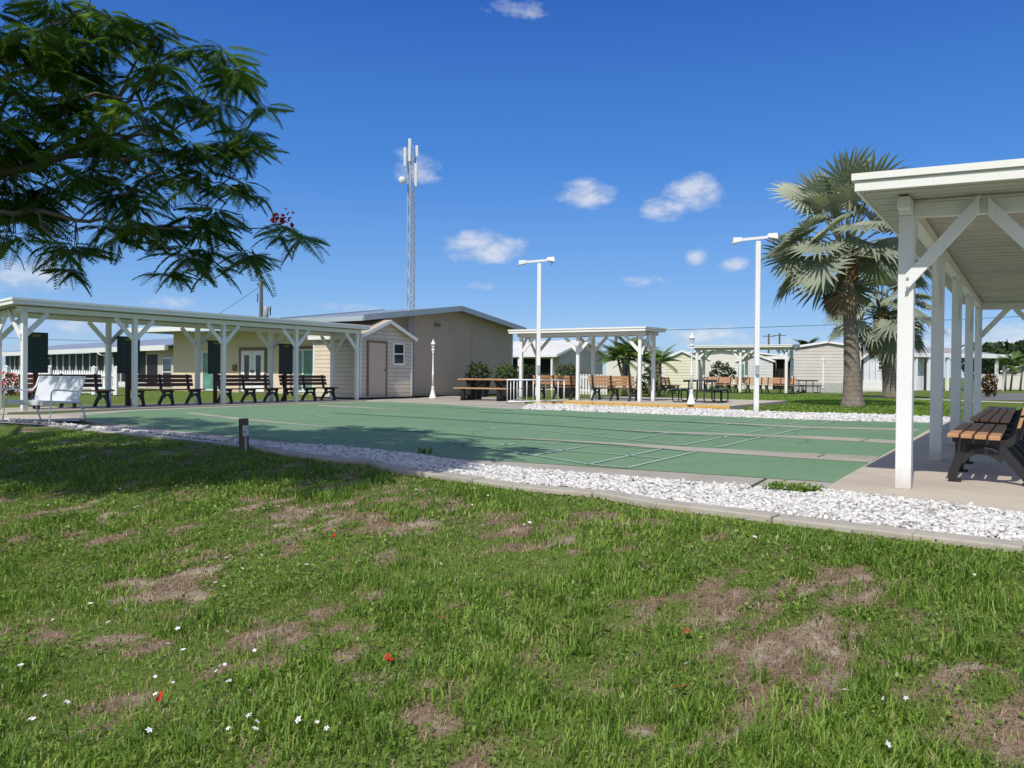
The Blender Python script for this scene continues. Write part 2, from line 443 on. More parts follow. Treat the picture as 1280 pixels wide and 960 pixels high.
clouds = [(603, 308, 62, 26, 1), (735, 243, 44, 24, .95), (868, 240, 46, 26, .95), (830, 262, 40, 18, .8), (522, 208, 40, 28, .72), (870, 322, 20, 13, .7),
          (915, 330, 22, 13, .75), (785, 352, 62, 12, .5), (35, 342, 72, 30, .95), (650, 12, 60, 16, .55),
          (600, 358, 30, 8, .45), (230, 376, 60, 12, .55), (960, 430, 150, 14, .55), (1255, 428, 70, 30, .9),
          (880, 418, 60, 16, .8), (1180, 425, 60, 22, .7), (430, 384, 60, 10, .5), (150, 405, 160, 18, .5), (640, 440, 160, 18, .5),
          (-300, 300, 160, 50, .8), (1600, 330, 200, 60, .8), (1900, 200, 120, 50, .8), (-700, 260, 220, 60, .8)]
msum = None
for (px, py, rx, ry, amp) in clouds:
    a0, e0 = cdir(px, py)
    k = math.cos(a0)**2 if abs(a0) < 1.2 else .3
    dx = mathn(nt, 'DIVIDE', mathn(nt, 'SUBTRACT', az, a0), rx/FPX*k)
    dy = mathn(nt, 'DIVIDE', mathn(nt, 'SUBTRACT', el, e0), ry/FPX*math.sqrt(k))
    d2 = mathn(nt, 'MULTIPLY', 1.7, mathn(nt, 'ADD', mathn(nt, 'MULTIPLY', dx, dx), mathn(nt, 'MULTIPLY', dy, dy)))
    g = mathn(nt, 'MULTIPLY', mathn(nt, 'SUBTRACT', 1.0, mathn(nt, 'MULTIPLY', d2, .55), clamp=True), amp)
    msum = g if msum is None else mathn(nt, 'MAXIMUM', msum, g)
dens = mathn(nt, 'ADD', msum, mathn(nt, 'MULTIPLY', mathn(nt, 'SUBTRACT', n1, .5), 1.7))
dens = mathn(nt, 'ADD', dens, mathn(nt, 'MULTIPLY', mathn(nt, 'SUBTRACT', n2, .5), .7))
dens = mathn(nt, 'MULTIPLY', dens, mathn(nt, 'GREATER_THAN', msum, .001))
alpha = ramp(nt, dens, [(.26, (0, 0, 0)), (.55, (.26, .26, .26)), (1.05, (.70, .70, .70))])
ccol = ramp(nt, mathn(nt, 'ADD', n1, mathn(nt, 'MULTIPLY', dens, .25)), [(.45, (4.0, 4.6, 5.6)), (.8, (6.5, 6.6, 6.9))])
skyr = ramp(nt, el, [(0.0, (.28, .44, .70)), (.085, (.15, .33, .665)), (.24, (.060, .205, .565)), (.44, (.026, .100, .405)), (1.0, (.018, .07, .32))])
skyr = mixc(nt, 1.0, skyr, (10.0, 10.0, 10.0), 'MULTIPLY')
haze = ramp(nt, el, [(0.0, (.5, .5, .5)), (.07, (.22, .22, .22)), (.2, (0, 0, 0))])
skyc = mixc(nt, .78, hs.outputs[0], skyr)
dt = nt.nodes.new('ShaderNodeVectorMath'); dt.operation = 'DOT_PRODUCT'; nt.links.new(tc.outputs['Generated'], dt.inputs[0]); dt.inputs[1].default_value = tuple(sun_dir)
aur = ramp(nt, dt.outputs['Value'], [(.02, (0, 0, 0)), (.45, (.22, .22, .22)), (.95, (.70, .70, .70))])     # unseen sky around the sun, whitened to neutralise blue fill in the shade
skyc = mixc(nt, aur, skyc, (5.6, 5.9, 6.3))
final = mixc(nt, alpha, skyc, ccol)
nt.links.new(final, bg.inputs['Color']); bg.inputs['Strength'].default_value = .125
scene.view_settings.view_transform = 'Standard'; scene.view_settings.look = 'None'
scene.view_settings.exposure = 0; scene.view_settings.gamma = 1

# ------------------------------------------------------------------ ground sheet
KPIX = [(1280,697),(1140,680),(820,640),(740,625),(640,616),(590,607.5),(495,595),(460,585),(374,576),(310,563),(233,553.5),(172,547),(60,535),(0,531)]
K = [P2(x, y, -.06) for x, y in KPIX]
K = [(K[0][0] + (K[0][0]-K[1][0])*3.5, K[0][1] + (K[0][1]-K[1][1])*3.5)] + K
K.append((K[-1][0]-14, K[-1][1]+2.2))
kx = np.array([k[0] for k in K])[::-1]; ky = np.array([k[1] for k in K])[::-1]
def front(x, y):                    # distance in front of the kerb line (positive on the near lawn)
    return (np.interp(x, kx, ky) - np.asarray(y)) * .80
def gz(x, y):
    d = np.clip(front(x, y), 0, None)
    t = np.clip(d / 4.6, 0, 1); t = t*t*(3-2*t)*.7 + t*.3
    z = np.where(d > 0, -.035 - .415*t, -.035)
    return z + np.where(d > 0, (fbm(x, y, .9) - .5) * .05 * np.clip(d, 0, 1), 0)
BARE = [(170,735,70,16),(360,800,70,26),(410,640,60,12),(700,690,60,20),(535,665,60,12),(985,750,70,16),(960,830,40,22),(1070,800,90,18),(1000,905,50,36),
        (690,820,40,16),(60,895,60,22),(30,860,50,16),(930,885,60,40),(560,860,40,28),(1190,800,50,12),(820,685,60,14),(740,650,50,9),(520,900,40,14),
        (220,650,70,10),(480,705,60,9),(1050,740,60,14),(880,760,50,16),(90,640,60,9),(760,925,50,16),(1255,770,30,12),(620,560+85,30,6)]
def bareness(x, y):
    x = np.asarray(x, float); y = np.asarray(y, float)
    z = gz(x, y); D = y
    pxx = 640 + FPX * x / np.maximum(D, .3); 
    hz = 467 + ROLL*(pxx-640)
    pyy = hz + FPX * (1 - z) / np.maximum(D, .3)
    m = np.zeros_like(x)
    for (a, b, rx, ry) in BARE:
        d2 = ((pxx-a)/rx)**2 + ((pyy-b)/ry)**2
        m = np.maximum(m, np.exp(-d2*.75))
    n = fbm(x, y, 2.6); n2 = fbm(x+13, y-7, 9.0)
    n3 = vnoise(x-3, y+17, 17.0)
    v = m*.42 + (n - .5)*2.3 + (n2 - .5)*2.2 + (n3 - .5)*.55 + .02
    return np.clip((v - .12) / .8, 0, 1)
xs = np.concatenate([[-2500,-900,-400,-200,-110,-70,-48,-34,-25,-20], np.arange(-17, 9.01, .1), [10,12,15,19,26,36,50,75,120,220,420,900,2500]])
ys = np.concatenate([[-900,-300,-100,-40,-15,-6,-2], np.arange(.6, 17.01, .1), [18,20,22,25,29,34,40,50,65,90,140,250,500,1000,2500]])
GX, GY = np.meshgrid(xs, ys)
GZ = gz(GX, GY)
nx, ny = len(xs), len(ys)
V = np.stack([GX.ravel(), GY.ravel(), GZ.ravel()], 1)
ii, jj = np.meshgrid(np.arange(nx-1), np.arange(ny-1))
a0 = (jj*nx+ii).ravel()
F = np.stack([a0, a0+1, a0+nx+1, a0+nx], 1)
near = ((V[:,1] < 18) & (front(V[:,0], V[:,1]) > -.05))
bare = np.where(near, bareness(V[:,0], V[:,1]), 0.0)

def lawn_material():
    m, nt, b = new_mat('lawn_ground')
    p = geo_pos(nt)
    at = nt.nodes.new('ShaderNodeAttribute'); at.attribute_name = 'bare'
    n1 = noise(nt, p, .35, 6, .6); n2 = noise(nt, p, 6, 6, .7); n3 = noise(nt, p, 45, 4, .7)
    g = ramp(nt, n1, [(.3, (.11, .19, .03)), (.5, (.14, .245, .036)), (.7, (.17, .26, .05))])
    g = mixc(nt, .35, g, (.24, .18, .11)); g = mixc(nt, .55, g, ramp(nt, n2, [(.3, (.07, .11, .02)), (.55, (.14, .215, .04)), (.75, (.22, .24, .08))]))
    g = mixc(nt, .35, g, ramp(nt, n3, [(.35, (.05, .075, .015)), (.65, (.19, .26, .06))]))
    soil = ramp(nt, n3, [(.25, (.115, .075, .045)), (.5, (.275, .20, .138)), (.75, (.44, .35, .26))])
    soil = mixc(nt, .55, soil, ramp(nt, n2, [(.35, (.15, .098, .06)), (.6, (.31, .225, .155)), (.75, (.47, .385, .30))]))
    n4 = noise(nt, p, 2.1, 5, .7); soil = mixc(nt, ramp(nt, mathn(nt, 'ADD', n4, mathn(nt, 'MULTIPLY', at.outputs['Fac'], .18)), [(.62, (0,0,0)), (.78, (.8,.8,.8))]), soil, (.54, .46, .36))
    f = ramp(nt, mathn(nt, 'ADD', at.outputs['Fac'], mathn(nt, 'MULTIPLY', mathn(nt, 'SUBTRACT', n2, .5), .5)), [(.25, (0, 0, 0)), (.6, (1, 1, 1))])
    c = mixc(nt, f, g, soil)
    nt.links.new(c, b.inputs['Base Color']); b.inputs['Roughness'].default_value = 1.0; b.inputs['Specular IOR Level'].default_value = .05
    h = mathn(nt, 'ADD', n3, mathn(nt, 'MULTIPLY', n2, 1.5))
    bump(nt, b, h, .9, .03)
    return m
ground = np_obj('ground', V, F, lawn_material(), tint=bare, smooth=True, attr='bare'); tag(ground, kind='structure')

# ------------------------------------------------------------------ gravel bed, kerb, court slab, paint
SLABPIX = [(1290,644),(1180,629),(1030,612.5),(960,609.5),(880,604),(799,597.2),(717,590.6),(600,581.4),(521,568.5),(432,559),(320,552.5),(233,544),(170,538.2),(107,532),(60,528.5),(40,526),(0,523)]
SL = [P2(x, y, 0) for x, y in SLABPIX]
SL0 = (SL[0][0] + (SL[0][0]-SL[1][0])*4, SL[0][1] + (SL[0][1]-SL[1][1])*4)
tag(MB().sheet([K[0]] + K[1:-1] + [(K[-2][0]-3, K[-2][1]+1.2)] + SL[::-1] + [SL0], -.018).build('gravel_bed', mat_mottled('pale_gravel_ground', (.50, .48, .44), .3, 3, .95, 60, .6, .02)), kind='structure')
# kerb along the lawn
def strip_mesh(mb, pts, w, z0, z1, off=0.0):
    n = len(pts); L = []; Rr = []
    for i in range(n):
        a = Vector(pts[max(i-1,0)]).to_2d(); b = Vector(pts[min(i+1,n-1)]).to_2d()
        d = (b-a).normalized(); nrm = Vector((-d.y, d.x)); p = Vector(pts[i]).to_2d()
        L.append(p + nrm*(off+w/2)); Rr.append(p + nrm*(off-w/2))
    for i in range(n-1):
        q = [L[i], Rr[i], Rr[i+1], L[i+1]]
        mb.hexa([(p.x, p.y, z0) for p in q], [(p.x, p.y, z1) for p in q])
    return mb
def dense(pts, step):
    out = []
    for i in range(len(pts)-1):
        a = Vector(pts[i]); b = Vector(pts[i+1]); n = max(1, int((b-a).length/step))
        for k in range(n): out.append(tuple(a.lerp(b, k/n)))
    out.append(tuple(pts[-1])); return out
kerbpts = [tuple(k) for k in K[:-2]]
kd = dense(kerbpts, .9)
kmb = MB()
for i in range(0, len(kd)-1, 2):                    # cast in lengths with small gaps and settlement
    seg = [Vector(p) for p in kd[i:i+3]]
    if len(seg) < 2: continue
    dz = random.uniform(-.012, .006) - (.0 if seg[0].x > -3 else .03); d0 = (seg[1]-seg[0]).normalized()*.006
    seg[0] = seg[0] + d0; seg[-1] = seg[-1] - d0
    strip_mesh(kmb, seg, .20, -.3, .014+dz, -.095)
tag(kmb.build('kerb', MT['kerb'], bevel=.012), kind='structure')

far_edge = [(472,501.2),(560,505),(600,508.4),(649,510.6),(764,515),(900,520),(1044,525.3),(1161,528)]
FE = [P2(x, y, 0) for x, y in far_edge]
corner_r = P2(1028, 612.3)
fr = P2(1176, 528.6)
left_edge = [(472,501.2),(360,504.8),(172,511.8),(60,517.6)]
LE = [P2(x, y, 0) for x, y in left_edge]
court_poly = [corner_r] + SL[3:13] + LE[::-1] + FE[1:] + [fr]
tag(MB().prism(court_poly, -.12, 0.0).build('court_slab', MT['concrete']), kind='structure')

G1 = [(1044,603),(900,593.6),(760,584.6),(600,574.4),(543,570.8),(484,564.5),(402,557),(330,549),(280,543.5),(233,539.8),(191,534.8),(128,528),(109,524.5),(99,519.5)]
G2 = [(172,513.2),(360,505.6),(472,502),(560,505.6),(600,509),(649,511.2),(764,515.6),(900,520.5),(1044,525.8),(1160,528.3),(1174.5,529)]
tag(MB().sheet([P2(x, y, .004) for x, y in G1 + G2], .004).build('court_paint', MT['court']), kind='structure')

def sheet_px(mb, pts, z): mb.sheet([P2(x, y, z) for x, y in pts], z)
smb = MB()
sheet_px(smb, [(1087.5,578),(985,571.6),(880,564.8),(773,556.0),(700,551),(610,545.6),(700,549.6),(773,553.4),(880,559.8),(985,565),(1098.5,570.4)], .008)
sheet_px(smb, [(1122,554.6),(1084,552.4),(1020,549),(957,545.6),(880,542.6),(815,539.8),(700,532.4),(815,538.8),(880,540.6),(957,543.2),(1020,545.2),(1084,548),(1131,551)], .008)
sheet_px(smb, [(1141,539.4),(1114,537.6),(1060,536),(1006,534.8),(940,531),(840,525.6),(940,529.6),(1006,532.8),(1060,534),(1114,535.4),(1150,537)], .008)
sheet_px(smb, [(233.4,517),(265,520.6),(297,524.4),(348,528.8),(440,536),(348,527.2),(297,522),(265,518.4),(236,515.2)], .008)
sheet_px(smb, [(97,523),(110,526.8),(128,529.4),(160,532.6),(160,531.6),(128,527.4),(112,524.8),(101,521.4)], .008)
sheet_px(smb, [(395,507.5),(450,509.8),(520,513.2),(450,508.6),(400,506.4)], .008)
tag(smb.build('court_strips', MT['strip']), kind='structure')
def line_px(mb, pts, z, w):
    q = [P2(x, y, z) for x, y in pts]
    for i in range(len(q)-1):
        a, b = Vector(q[i]), Vector(q[i+1]); d = (b-a).normalized(); n = Vector((-d.y, d.x))*w/2
        mb.add([(*(a-n), z), (*(a+n), z), (*(b+n), z), (*(b-n), z)], [(0,1,2,3)])
mmb = MB()
for pts, wd in [([(425,535.2),(521,539.4),(570,543),(620,548.2),(700,550.6)], .22), ([(414,516),(521,521.8),(620,527.6),(708,533.2),(815,541)], .22), ([(600,515),(700,519.6),(764,523.8),(860,527.6),(950,532.6)], .28),
            ([(700,552),(773,557),(860,563.4)], .13), ([(815,541.5),(880,544.4),(957,547.4)], .16), ([(484,506.8),(560,509.4),(640,513.4)], .2)]:
    line_px(mmb, pts, .0065, wd)
tag(mmb.build('mildew_seams', MT['mold']), kind='structure')
wmb = MB()
for pts in [[(600,558),(736,580),(783,584.6)], [(736,580),(829.7,560.3)], [(783,584.6),(870.7,564.3)], [(668,568.6),(734.8,557.3)], [(617,557.2),(645,554.3)],
            [(647,558.2),(740,565),(772,568),(827,572.6)], [(640,551),(720,556),(829,560.6),(870,564.4)],
            [(679.7,538),(731,543.5),(787.5,549.5),(853,556.4)], [(731,543.5),(757,540.2)], [(787.5,549.5),(834,541.2)], [(853,556.4),(911.6,544.6)], [(897,559),(950,546.4)], [(815,539.4),(880,544),(940,550)],
            [(929,542),(966.7,534.6)], [(966.7,543),(1006.6,534.6)], [(769,528.2),(834,533),(900,539)], [(874,535.8),(915,529)], [(824,532),(845,529.4)],
            [(930.4,527.4),(950,523.4)], [(983,530.2),(1007.7,525.6)], [(1016,531.4),(1043,526.6)], [(860,523),(930,527.6),(1016,531.4)],
            [(374,514.8),(395,516.4)], [(357.5,511.4),(408,521.8)], [(512,520.2),(578,516)], [(585,538.8),(663,531.7)], [(439.5,553),(552,542.2)], [(559,552.2),(600,558)], [(559,552.2),(600,554),(640,556)],
            [(689,528.9),(745,523.7)], [(600,514),(640,511.8)]]:
    line_px(wmb, pts, .012, .05)
tag(wmb.build('court_lines', MT['courtline']), kind='structure')
jm = MB()
for a, b in [((933,617-6),(958,597.5)), ((1022,571.3),(1031,567.5)), ((1075,552),(1087,547.8)), ((1026,614),(1042,606))]:
    line_px(jm, [a, b], .0095, .022)
tag(jm.build('slab_joints', MT['joint']), kind='structure')

# pavement under the right shelter
rp = [P2(1030,613), P2(1180,630), P2(1290,645), SL0]
far_r = P2(1176.5, 528.6)
rp += [tuple((uv(-4.2, -1.0)).xy), tuple((uv(-4.2, 13.2)).xy), tuple(Vector(far_r) + A.xy*1.0 ), far_r, P2(1041.5, 604.6)]
tag(MB().prism(rp, -.12, .012).build('shelter_pavement', MT['slab'], bevel=.01), kind='structure')
# pad under the left shelter
def lf(v, u, z=0): return L0 + A*v + B*u + Vector((0,0,z))
lp = [lf(-.5, -.22), lf(12.2, -.22), lf(12.2, 2.0), lf(-.5, 2.0)]
tag(MB().prism([p.xy for p in lp], -.1, .012).build('left_shelter_pad', MT['slab'], bevel=.01), kind='structure')
tag(MB().sheet([P2(0,519),P2(60,518.6),P2(98,523),P2(100,527),P2(60,527.5),P2(0,525)], .010).build('concrete_apron', MT['slab']), kind='structure')
# walk in front of shed and hall, patio with yellow kerb
wk = [(458,500.8),(472,501.1),(560,504.9),(600,508.3),(648,510.4),(662,509.6),(655,503),(652,497),(560,494.6),(520,497.6),(470,499)]
tag(MB().prism([P2(x, y, .02) for x, y in wk], -.12, .02).build('front_walk', MT['concrete'], bevel=.01), kind='structure')
PC = P(912, 510.8, 0); PC.z = 0
def pf(u, v, z=0): return PC + B*u + A*v + Vector((0,0,z))
pt = [pf(.0,.16), pf(6.9,.16), pf(6.9,7), pf(0,7)]
tag(MB().prism([p.xy for p in pt], -.1, .078).build('patio', MT['slab']), kind='structure')
yk = MB(); n = 6
for i in range(n):
    a, b = i*6.9/n, (i+1)*6.9/n - .01
    q = [pf(a,0), pf(b,0), pf(b,.16), pf(a,.16)]; dz = random.uniform(-.006,.006)
    yk.hexa([(p.x,p.y,-.1) for p in q], [(p.x,p.y,.085+dz) for p in q])
tag(yk.build('yellow_kerb', MT['yellow'], bevel=.012), kind='structure')
# far gravel strip between court and patio / lawn
fg_lo = [(652,511.4),(764,515.6),(900,520.8),(1044,526),(1161,528.6),(1176,529.4)]
fg_hi = [(1200,523),(1160,521.4),(1100,518.8),(1040,517.4),(990,516.2),(930,513.6),(880,511.8),(820,509.8),(740,507.2),(700,505.6),(660,505.8)]
FG = [P2(x, y, 0) for x, y in fg_lo + fg_hi]
tag(MB().sheet(FG, -.012).build('far_gravel_bed', mat_mottled('pale_gravel_ground_far', (.52, .50, .46), .3, 3, .95, 60, .6, .02)), kind='structure')

# white stones
def stones(name, poly, dens, smin, smax, z, clip=None):
    xs_ = [p[0] for p in poly]; ys_ = [p[1] for p in poly]
    area = (max(xs_)-min(xs_))*(max(ys_)-min(ys_)); N = int(area*dens)
    x = rng.uniform(min(xs_), max(xs_), N); y = rng.uniform(min(ys_), max(ys_), N)
    k = inpoly(x, y, poly)
    if clip is not None: k &= clip(x, y)
    x, y = x[k], y[k]
    # denser near the camera, thinner and a little larger far off
    keep = rng.random(len(x)) < np.clip((9.0/np.maximum(y, 1))**1.2, .12, 1) if clip is not None else np.ones(len(x), bool)
    x, y = x[keep], y[keep]; n = len(x)
    t = (1+5**.5)/2
    ico = np.array([(-1,t,0),(1,t,0),(-1,-t,0),(1,-t,0),(0,-1,t),(0,1,t),(0,-1,-t),(0,1,-t),(t,0,-1),(t,0,1),(-t,0,-1),(-t,0,1)])/1.9
    icf = np.array([(0,11,5),(0,5,1),(0,1,7),(0,7,10),(0,10,11),(1,5,9),(5,11,4),(11,10,2),(10,7,6),(7,1,8),(3,9,4),(3,4,2),(3,2,6),(3,6,8),(3,8,9),(4,9,5),(2,4,11),(6,2,10),(8,6,7),(9,8,1)])
    s = rng.uniform(smin, smax, n) * (.7 + .6*rng.random(n)**2) * (1 if clip is None else np.clip((y/8)**.45, 1, 2.0))
    d = ico[None] * (1 + rng.normal(0, .22, (n, 12, 1)))
    d = d * np.stack([s, s*rng.uniform(.55,.95,n), s*rng.uniform(.25,.6,n)], 1)[:, None, :]
    a = rng.uniform(0, 6.28, n); tl = rng.normal(0, .35, n)
    ca, sa, ct, st = np.cos(a)[:,None], np.sin(a)[:,None], np.cos(tl)[:,None], np.sin(tl)[:,None]
    X, Y, Z = d[...,0], d[...,1], d[...,2]
    X, Z = X*ct - Z*st, X*st + Z*ct
    X, Y = X*ca - Y*sa, X*sa + Y*ca
    Vv = np.stack([X+x[:,None], Y+y[:,None], Z+z+rng.uniform(0,.022,n)[:,None]], 2).reshape(-1,3)
    Ff = (icf[None] + (np.arange(n)*12)[:,None,None]).reshape(-1,3)
    tint = np.repeat(rng.random(n), 12)
    return np_obj(name, Vv, Ff, MT['stone'], tint=tint)
def stone_material():
    m, nt, b = new_mat('white_stone')
    a = nt.nodes.new('ShaderNodeAttribute'); a.attribute_name = 'tint'
    c = ramp(nt, a.outputs['Fac'], [(0, (.12, .105, .09)), (.10, (.30, .27, .23)), (.20, (.52, .49, .44)), (.45, (.62, .60, .565)), (1, (.76, .75, .72))])
    c = mixc(nt, .25, c, ramp(nt, noise(nt, geo_pos(nt), 60, 4), [(.3, (.45, .43, .40)), (.7, (.9, .9, .88))]))
    nt.links.new(c, b.inputs['Base Color']); b.inputs['Roughness'].default_value = .8
    return m
MT['stone'] = stone_material()
bed = K[:-1] + [(K[-2][0]-2.0, K[-2][1]+1.0)] + SL[::-1] + [SL0]
o = stones('white_gravel', bed, 2300, .017, .034, -.012, clip=lambda x, y: (front(x, y) < -.21) & (y > 3.2) & (x < 5.5))
tag(o, 'white crushed stone bed between the lawn kerb and the green court', 'gravel', kind='stuff')
o = stones('far_white_gravel', FG, 420, .035, .06, -.006)
tag(o, 'white crushed stone strip along the far edge of the green court', 'gravel', kind='stuff')

# ------------------------------------------------------------------ road, paths far off
def grd(name, pts, z, mat): tag(MB().sheet(pts, z).build(name, mat), kind='structure')
grd('road', [P2(1212,500,-.03), P2(1330,501,-.03), P2(1700,492,-.03), P2(1230,491.5,-.03)], -.025, MT['road'])
grd('far_road', [(-260, 74), (260, 88), (260, 94), (-260, 80)], -.028, MT['road'])
grd('path', [P2(1085,497,-.03),P2(1125,498.6,-.03),P2(1215,502.2,-.03),P2(1300,505,-.03),P2(1300,503.6,-.03),P2(1215,500.8,-.03),P2(1125,497.4,-.03),P2(1085,495.9,-.03)], -.02, MT['path'])
# ------------------------------------------------------------------ shelters
def make_shelter(name, label, loc, rotz, L, nb, side, post_h, over_f, over_b, over_e0, over_e1, drop, depth=1.18, top=2.66, z0=.01, w=.115, detail=False):
    """local x along the rows; the open front row on y=0, the back row on y=side*depth"""
    t = thing(name, label, 'shelter', loc, rotz)
    sp = L / nb
    def roofz(y): return top - .13 - drop * (y*side + over_f) / (depth + over_f + over_b)
    bz = roofz(0)
    for row in (0, 1):
        y = 0 if row == 0 else side*depth
        hz = roofz(y) - .02
        for i in range(nb+1):
            x = i*sp
            MB().box(x-w/2, x+w/2, y-w/2, y+w/2, z0, hz-.12).build('post', MT['white'], t, bevel=.006)
            for sx in (-1, 1):
                if (i == 0 and sx < 0) or (i == nb and sx > 0): continue
                MB().bar((x+sx*(w/2-.012), y, hz-.66), (x+sx*.56, y, hz-.13), .045, .115, (0,0,1)).build('brace', MT['white'], t, bevel=.004)
            sy = side if row == 0 else -side
            if i in (0, nb):
                xo = -w/2-.0225 if i == 0 else w/2+.0225
                ya, yb = y+sy*.0, y+sy*.56; xa, xb = x+xo-.0225, x+xo+.0225
                MB().hexa([(xa,ya,hz-.80),(xb,ya,hz-.80),(xb,ya,hz-.645),(xa,ya,hz-.645)], [(xa,yb,hz-.155),(xb,yb,hz-.155),(xb,yb,hz-.0),(xa,yb,hz-.0)]).build('brace', MT['white'], t, bevel=.004)
        MB().box(-.16, L+.16, y-.055, y+.055, hz-.12, hz).build('beam', MT['white'], t, bevel=.004)
    for xe in (0, L):
        MB().bar((xe, side*.056, roofz(0)-.10), (xe, side*(depth-.056), roofz(side*depth)-.10), .09, .12).build('beam', MT['white'], t)
    y0, y1 = -side*over_f, side*(depth+over_b)
    x0, x1 = -over_e0, L+over_e1
    za, zb = roofz(y0), roofz(y1)
    # roof sheet as a pan panel with real ribs below
    r = MB(); r.hexa([(x0,y0,za),(x1,y0,za),(x1,y1,zb),(x0,y1,zb)], [(x0,y0,za+.05),(x1,y0,za+.05),(x1,y1,zb+.05),(x0,y1,zb+.05)])
    k = x0+.15
    while k < x1-.1:
        r.hexa([(k,y0+side*.02,za-.005),(k+.018,y0+side*.02,za-.005),(k+.018,y1-side*.02,zb-.005),(k,y1-side*.02,zb-.005)], [(k,y0+side*.02,za),(k+.018,y0+side*.02,za),(k+.018,y1-side*.02,zb),(k,y1-side*.02,zb)])
        k += .305
    r.build('roof_panel', MT['soffit'], t)
    f = MB(); e = .018
    for (p, q) in (((x0,y0,za),(x1,y0,za)), ((x0,y1,zb),(x1,y1,zb)), ((x0,y0,za),(x0,y1,zb)), ((x1,y0,za),(x1,y1,zb))):
        p, q = Vector(p), Vector(q); d = (q-p).normalized(); out = Vector((d.y, -d.x, 0))
        mid = (p+q)/2 - Vector(((x0+x1)/2, (y0+y1)/2, 0))
        if out.dot(mid) < 0: out = -out
        for (zl, zh, th) in ((-.014, .060, .022), (.060, .074, .014), (.074, .13, .045)):
            a, b = p + out*th/2 - d*th, q + out*th/2 + d*th
            f.bar(a+Vector((0,0,(zl+zh)/2)), b+Vector((0,0,(zl+zh)/2)), th, zh-zl)
    f.build('fascia', MT['white_alum'], t)
    if detail:
        for zz in (roofz(0)-.78, roofz(0)-.70):
            MB().tube([(-w/2-.046, -.02, zz), (-w/2-.058, -.02, zz)], .011, 8).build('bolt', MT['galv'], t)
        MB().box(-.30, -.16, -.05, .05, roofz(0)-.12, roofz(0)-.02).build('beam_end', MT['white'], t, bevel=.004)
    return t
make_shelter('shelter', 'long white post shelter with scoreboards and brown benches at the left end of the court', L0, TA, 11.4, 4, 1, 2.4, .30, .40, .40, .30, .13)
make_shelter('shelter', 'big white shelter cropped by the right edge, its near posts standing on the pale pavement', O, TA, 11.55, 4, -1, 2.4, .31, .55, .62, .4, .05, top=2.70, z0=.012, w=.128, detail=True)
MR = PD(799.8, 470, 28.2); MR.z = 0
make_shelter('shelter', 'small white shelter on the yellow edged patio beyond the middle of the court', MR, TB, 4.74, 2, -1, 2.4, .30, .30, .30, .34, -.03, top=2.62, z0=.078)
BR = PD(983, 470, 46.5); BR.z = 0
make_shelter('shelter', 'distant low white shelter over a row of orange benches behind the black picnic tables', BR, TB, 5.2, 2, -1, 2.4, .30, .30, .35, .4, -.03, top=2.76, z0=.03, w=.14)

# ------------------------------------------------------------------ benches
def make_bench(name, label, L, nleg, slat, frame='black'):
    """local x along the bench, sits towards +y (front edge at y=0.0, back at y=-.6)"""
    t = thing(name, label, 'bench')
    for i in range(nleg):
        x = .16 + (L-.32)*i/(nleg-1) if nleg > 1 else L/2
        m = MB()
        mm = MB()
        segs = [[(-.06,0,.05),(-.05,.06,.075),(-.09,.18,.075),(-.12,.30,.085),(-.10,.395,.06)],           # front leg
                [(-.70,0,.05),(-.66,.06,.07),(-.56,.19,.075),(-.46,.31,.08),(-.44,.395,.07)],             # rear leg
                [(-.05,.405,.05),(-.25,.395,.055),(-.44,.40,.06)],                                       # seat rail
                [(-.13,.19,.05),(-.19,.27,.055),(-.27,.30,.055),(-.37,.285,.055),(-.47,.22,.05)],         # arch
                [(-.40,.375,.06),(-.51,.385,.065),(-.585,.45,.065),(-.605,.56,.06),(-.635,.70,.055),(-.675,.88,.045)],        # back support
                [(-.13,.012,.03),(-.02,.012,.03)], [(-.62,.012,.03),(-.74,.012,.03)]]
        for sg in segs: mm.ribbon(sg, -.03, .03)
        # ribbon is in xz: turn it so that its x becomes our y
        m.v = [(x + v[1], v[0], v[2]) for v in mm.v]; m.f = mm.f
        m.build('leg_frame', MT[frame], t)
    for k in range(4):
        y = -.015 - k*.112
        MB().box(0, L, y-.095, y, .428-.004*k, .466-.004*k).build('seat_slat', MT[slat], t, bevel=.006)
    for k in range(3):
        z = .53 + k*.118; y = -.565 - (z-.5)*.235
        MB().hexa([(0,y,z),(L,y,z),(L,y-.032,z+.006),(0,y-.032,z+.006)], [(0,y-.024,z+.098),(L,y-.024,z+.098),(L,y-.056,z+.102),(0,y-.056,z+.102)]).build('back_slat', MT[slat], t, bevel=.005)
    return t
GL = 'brown slat benches under the left shelter'
proto = make_bench('bench', 'brown slat bench behind the white metal seat, leftmost under the long shelter', 2.15, 3, 'slat_brown')
spots = [(.42, None), (3.27, 'brown slat bench before the porch door, second from left under the long shelter'),
         (6.22, 'brown slat bench before the white french doors, third under the long shelter'),
         (8.80, 'brown slat bench nearest the tan shed under the long shelter')]
def put_left(o, v):                 # benches sit facing the court (towards -B)
    p = lf(v + 2.15, .42); o.location = (p.x, p.y, .012); o.rotation_euler = (0, 0, TA + math.pi)
proto['group'] = GL
for v, lb in spots:
    o = proto if lb is None else copy_tree(proto)
    if lb: o['label'] = lb
    put_left(o, v)
rb = make_bench('bench', 'tan slat bench with black curved legs, nearest on the right, half in the sun', 2.25, 3, 'slat')
p = uv(-.27, .66); rb.location = (p.x, p.y, .012); rb.rotation_euler = (0, 0, TA); rb['group'] = 'tan benches under the right shelter'
p = uv(-.27, 4.1); dup(rb, 'tan slat bench in shade right behind the nearest bench under the right shelter', (p.x, p.y, .012), TA)
p = uv(-.27, 7.2); dup(rb, 'tan slat bench farthest along the right shelter pavement', (p.x, p.y, .012), TA)
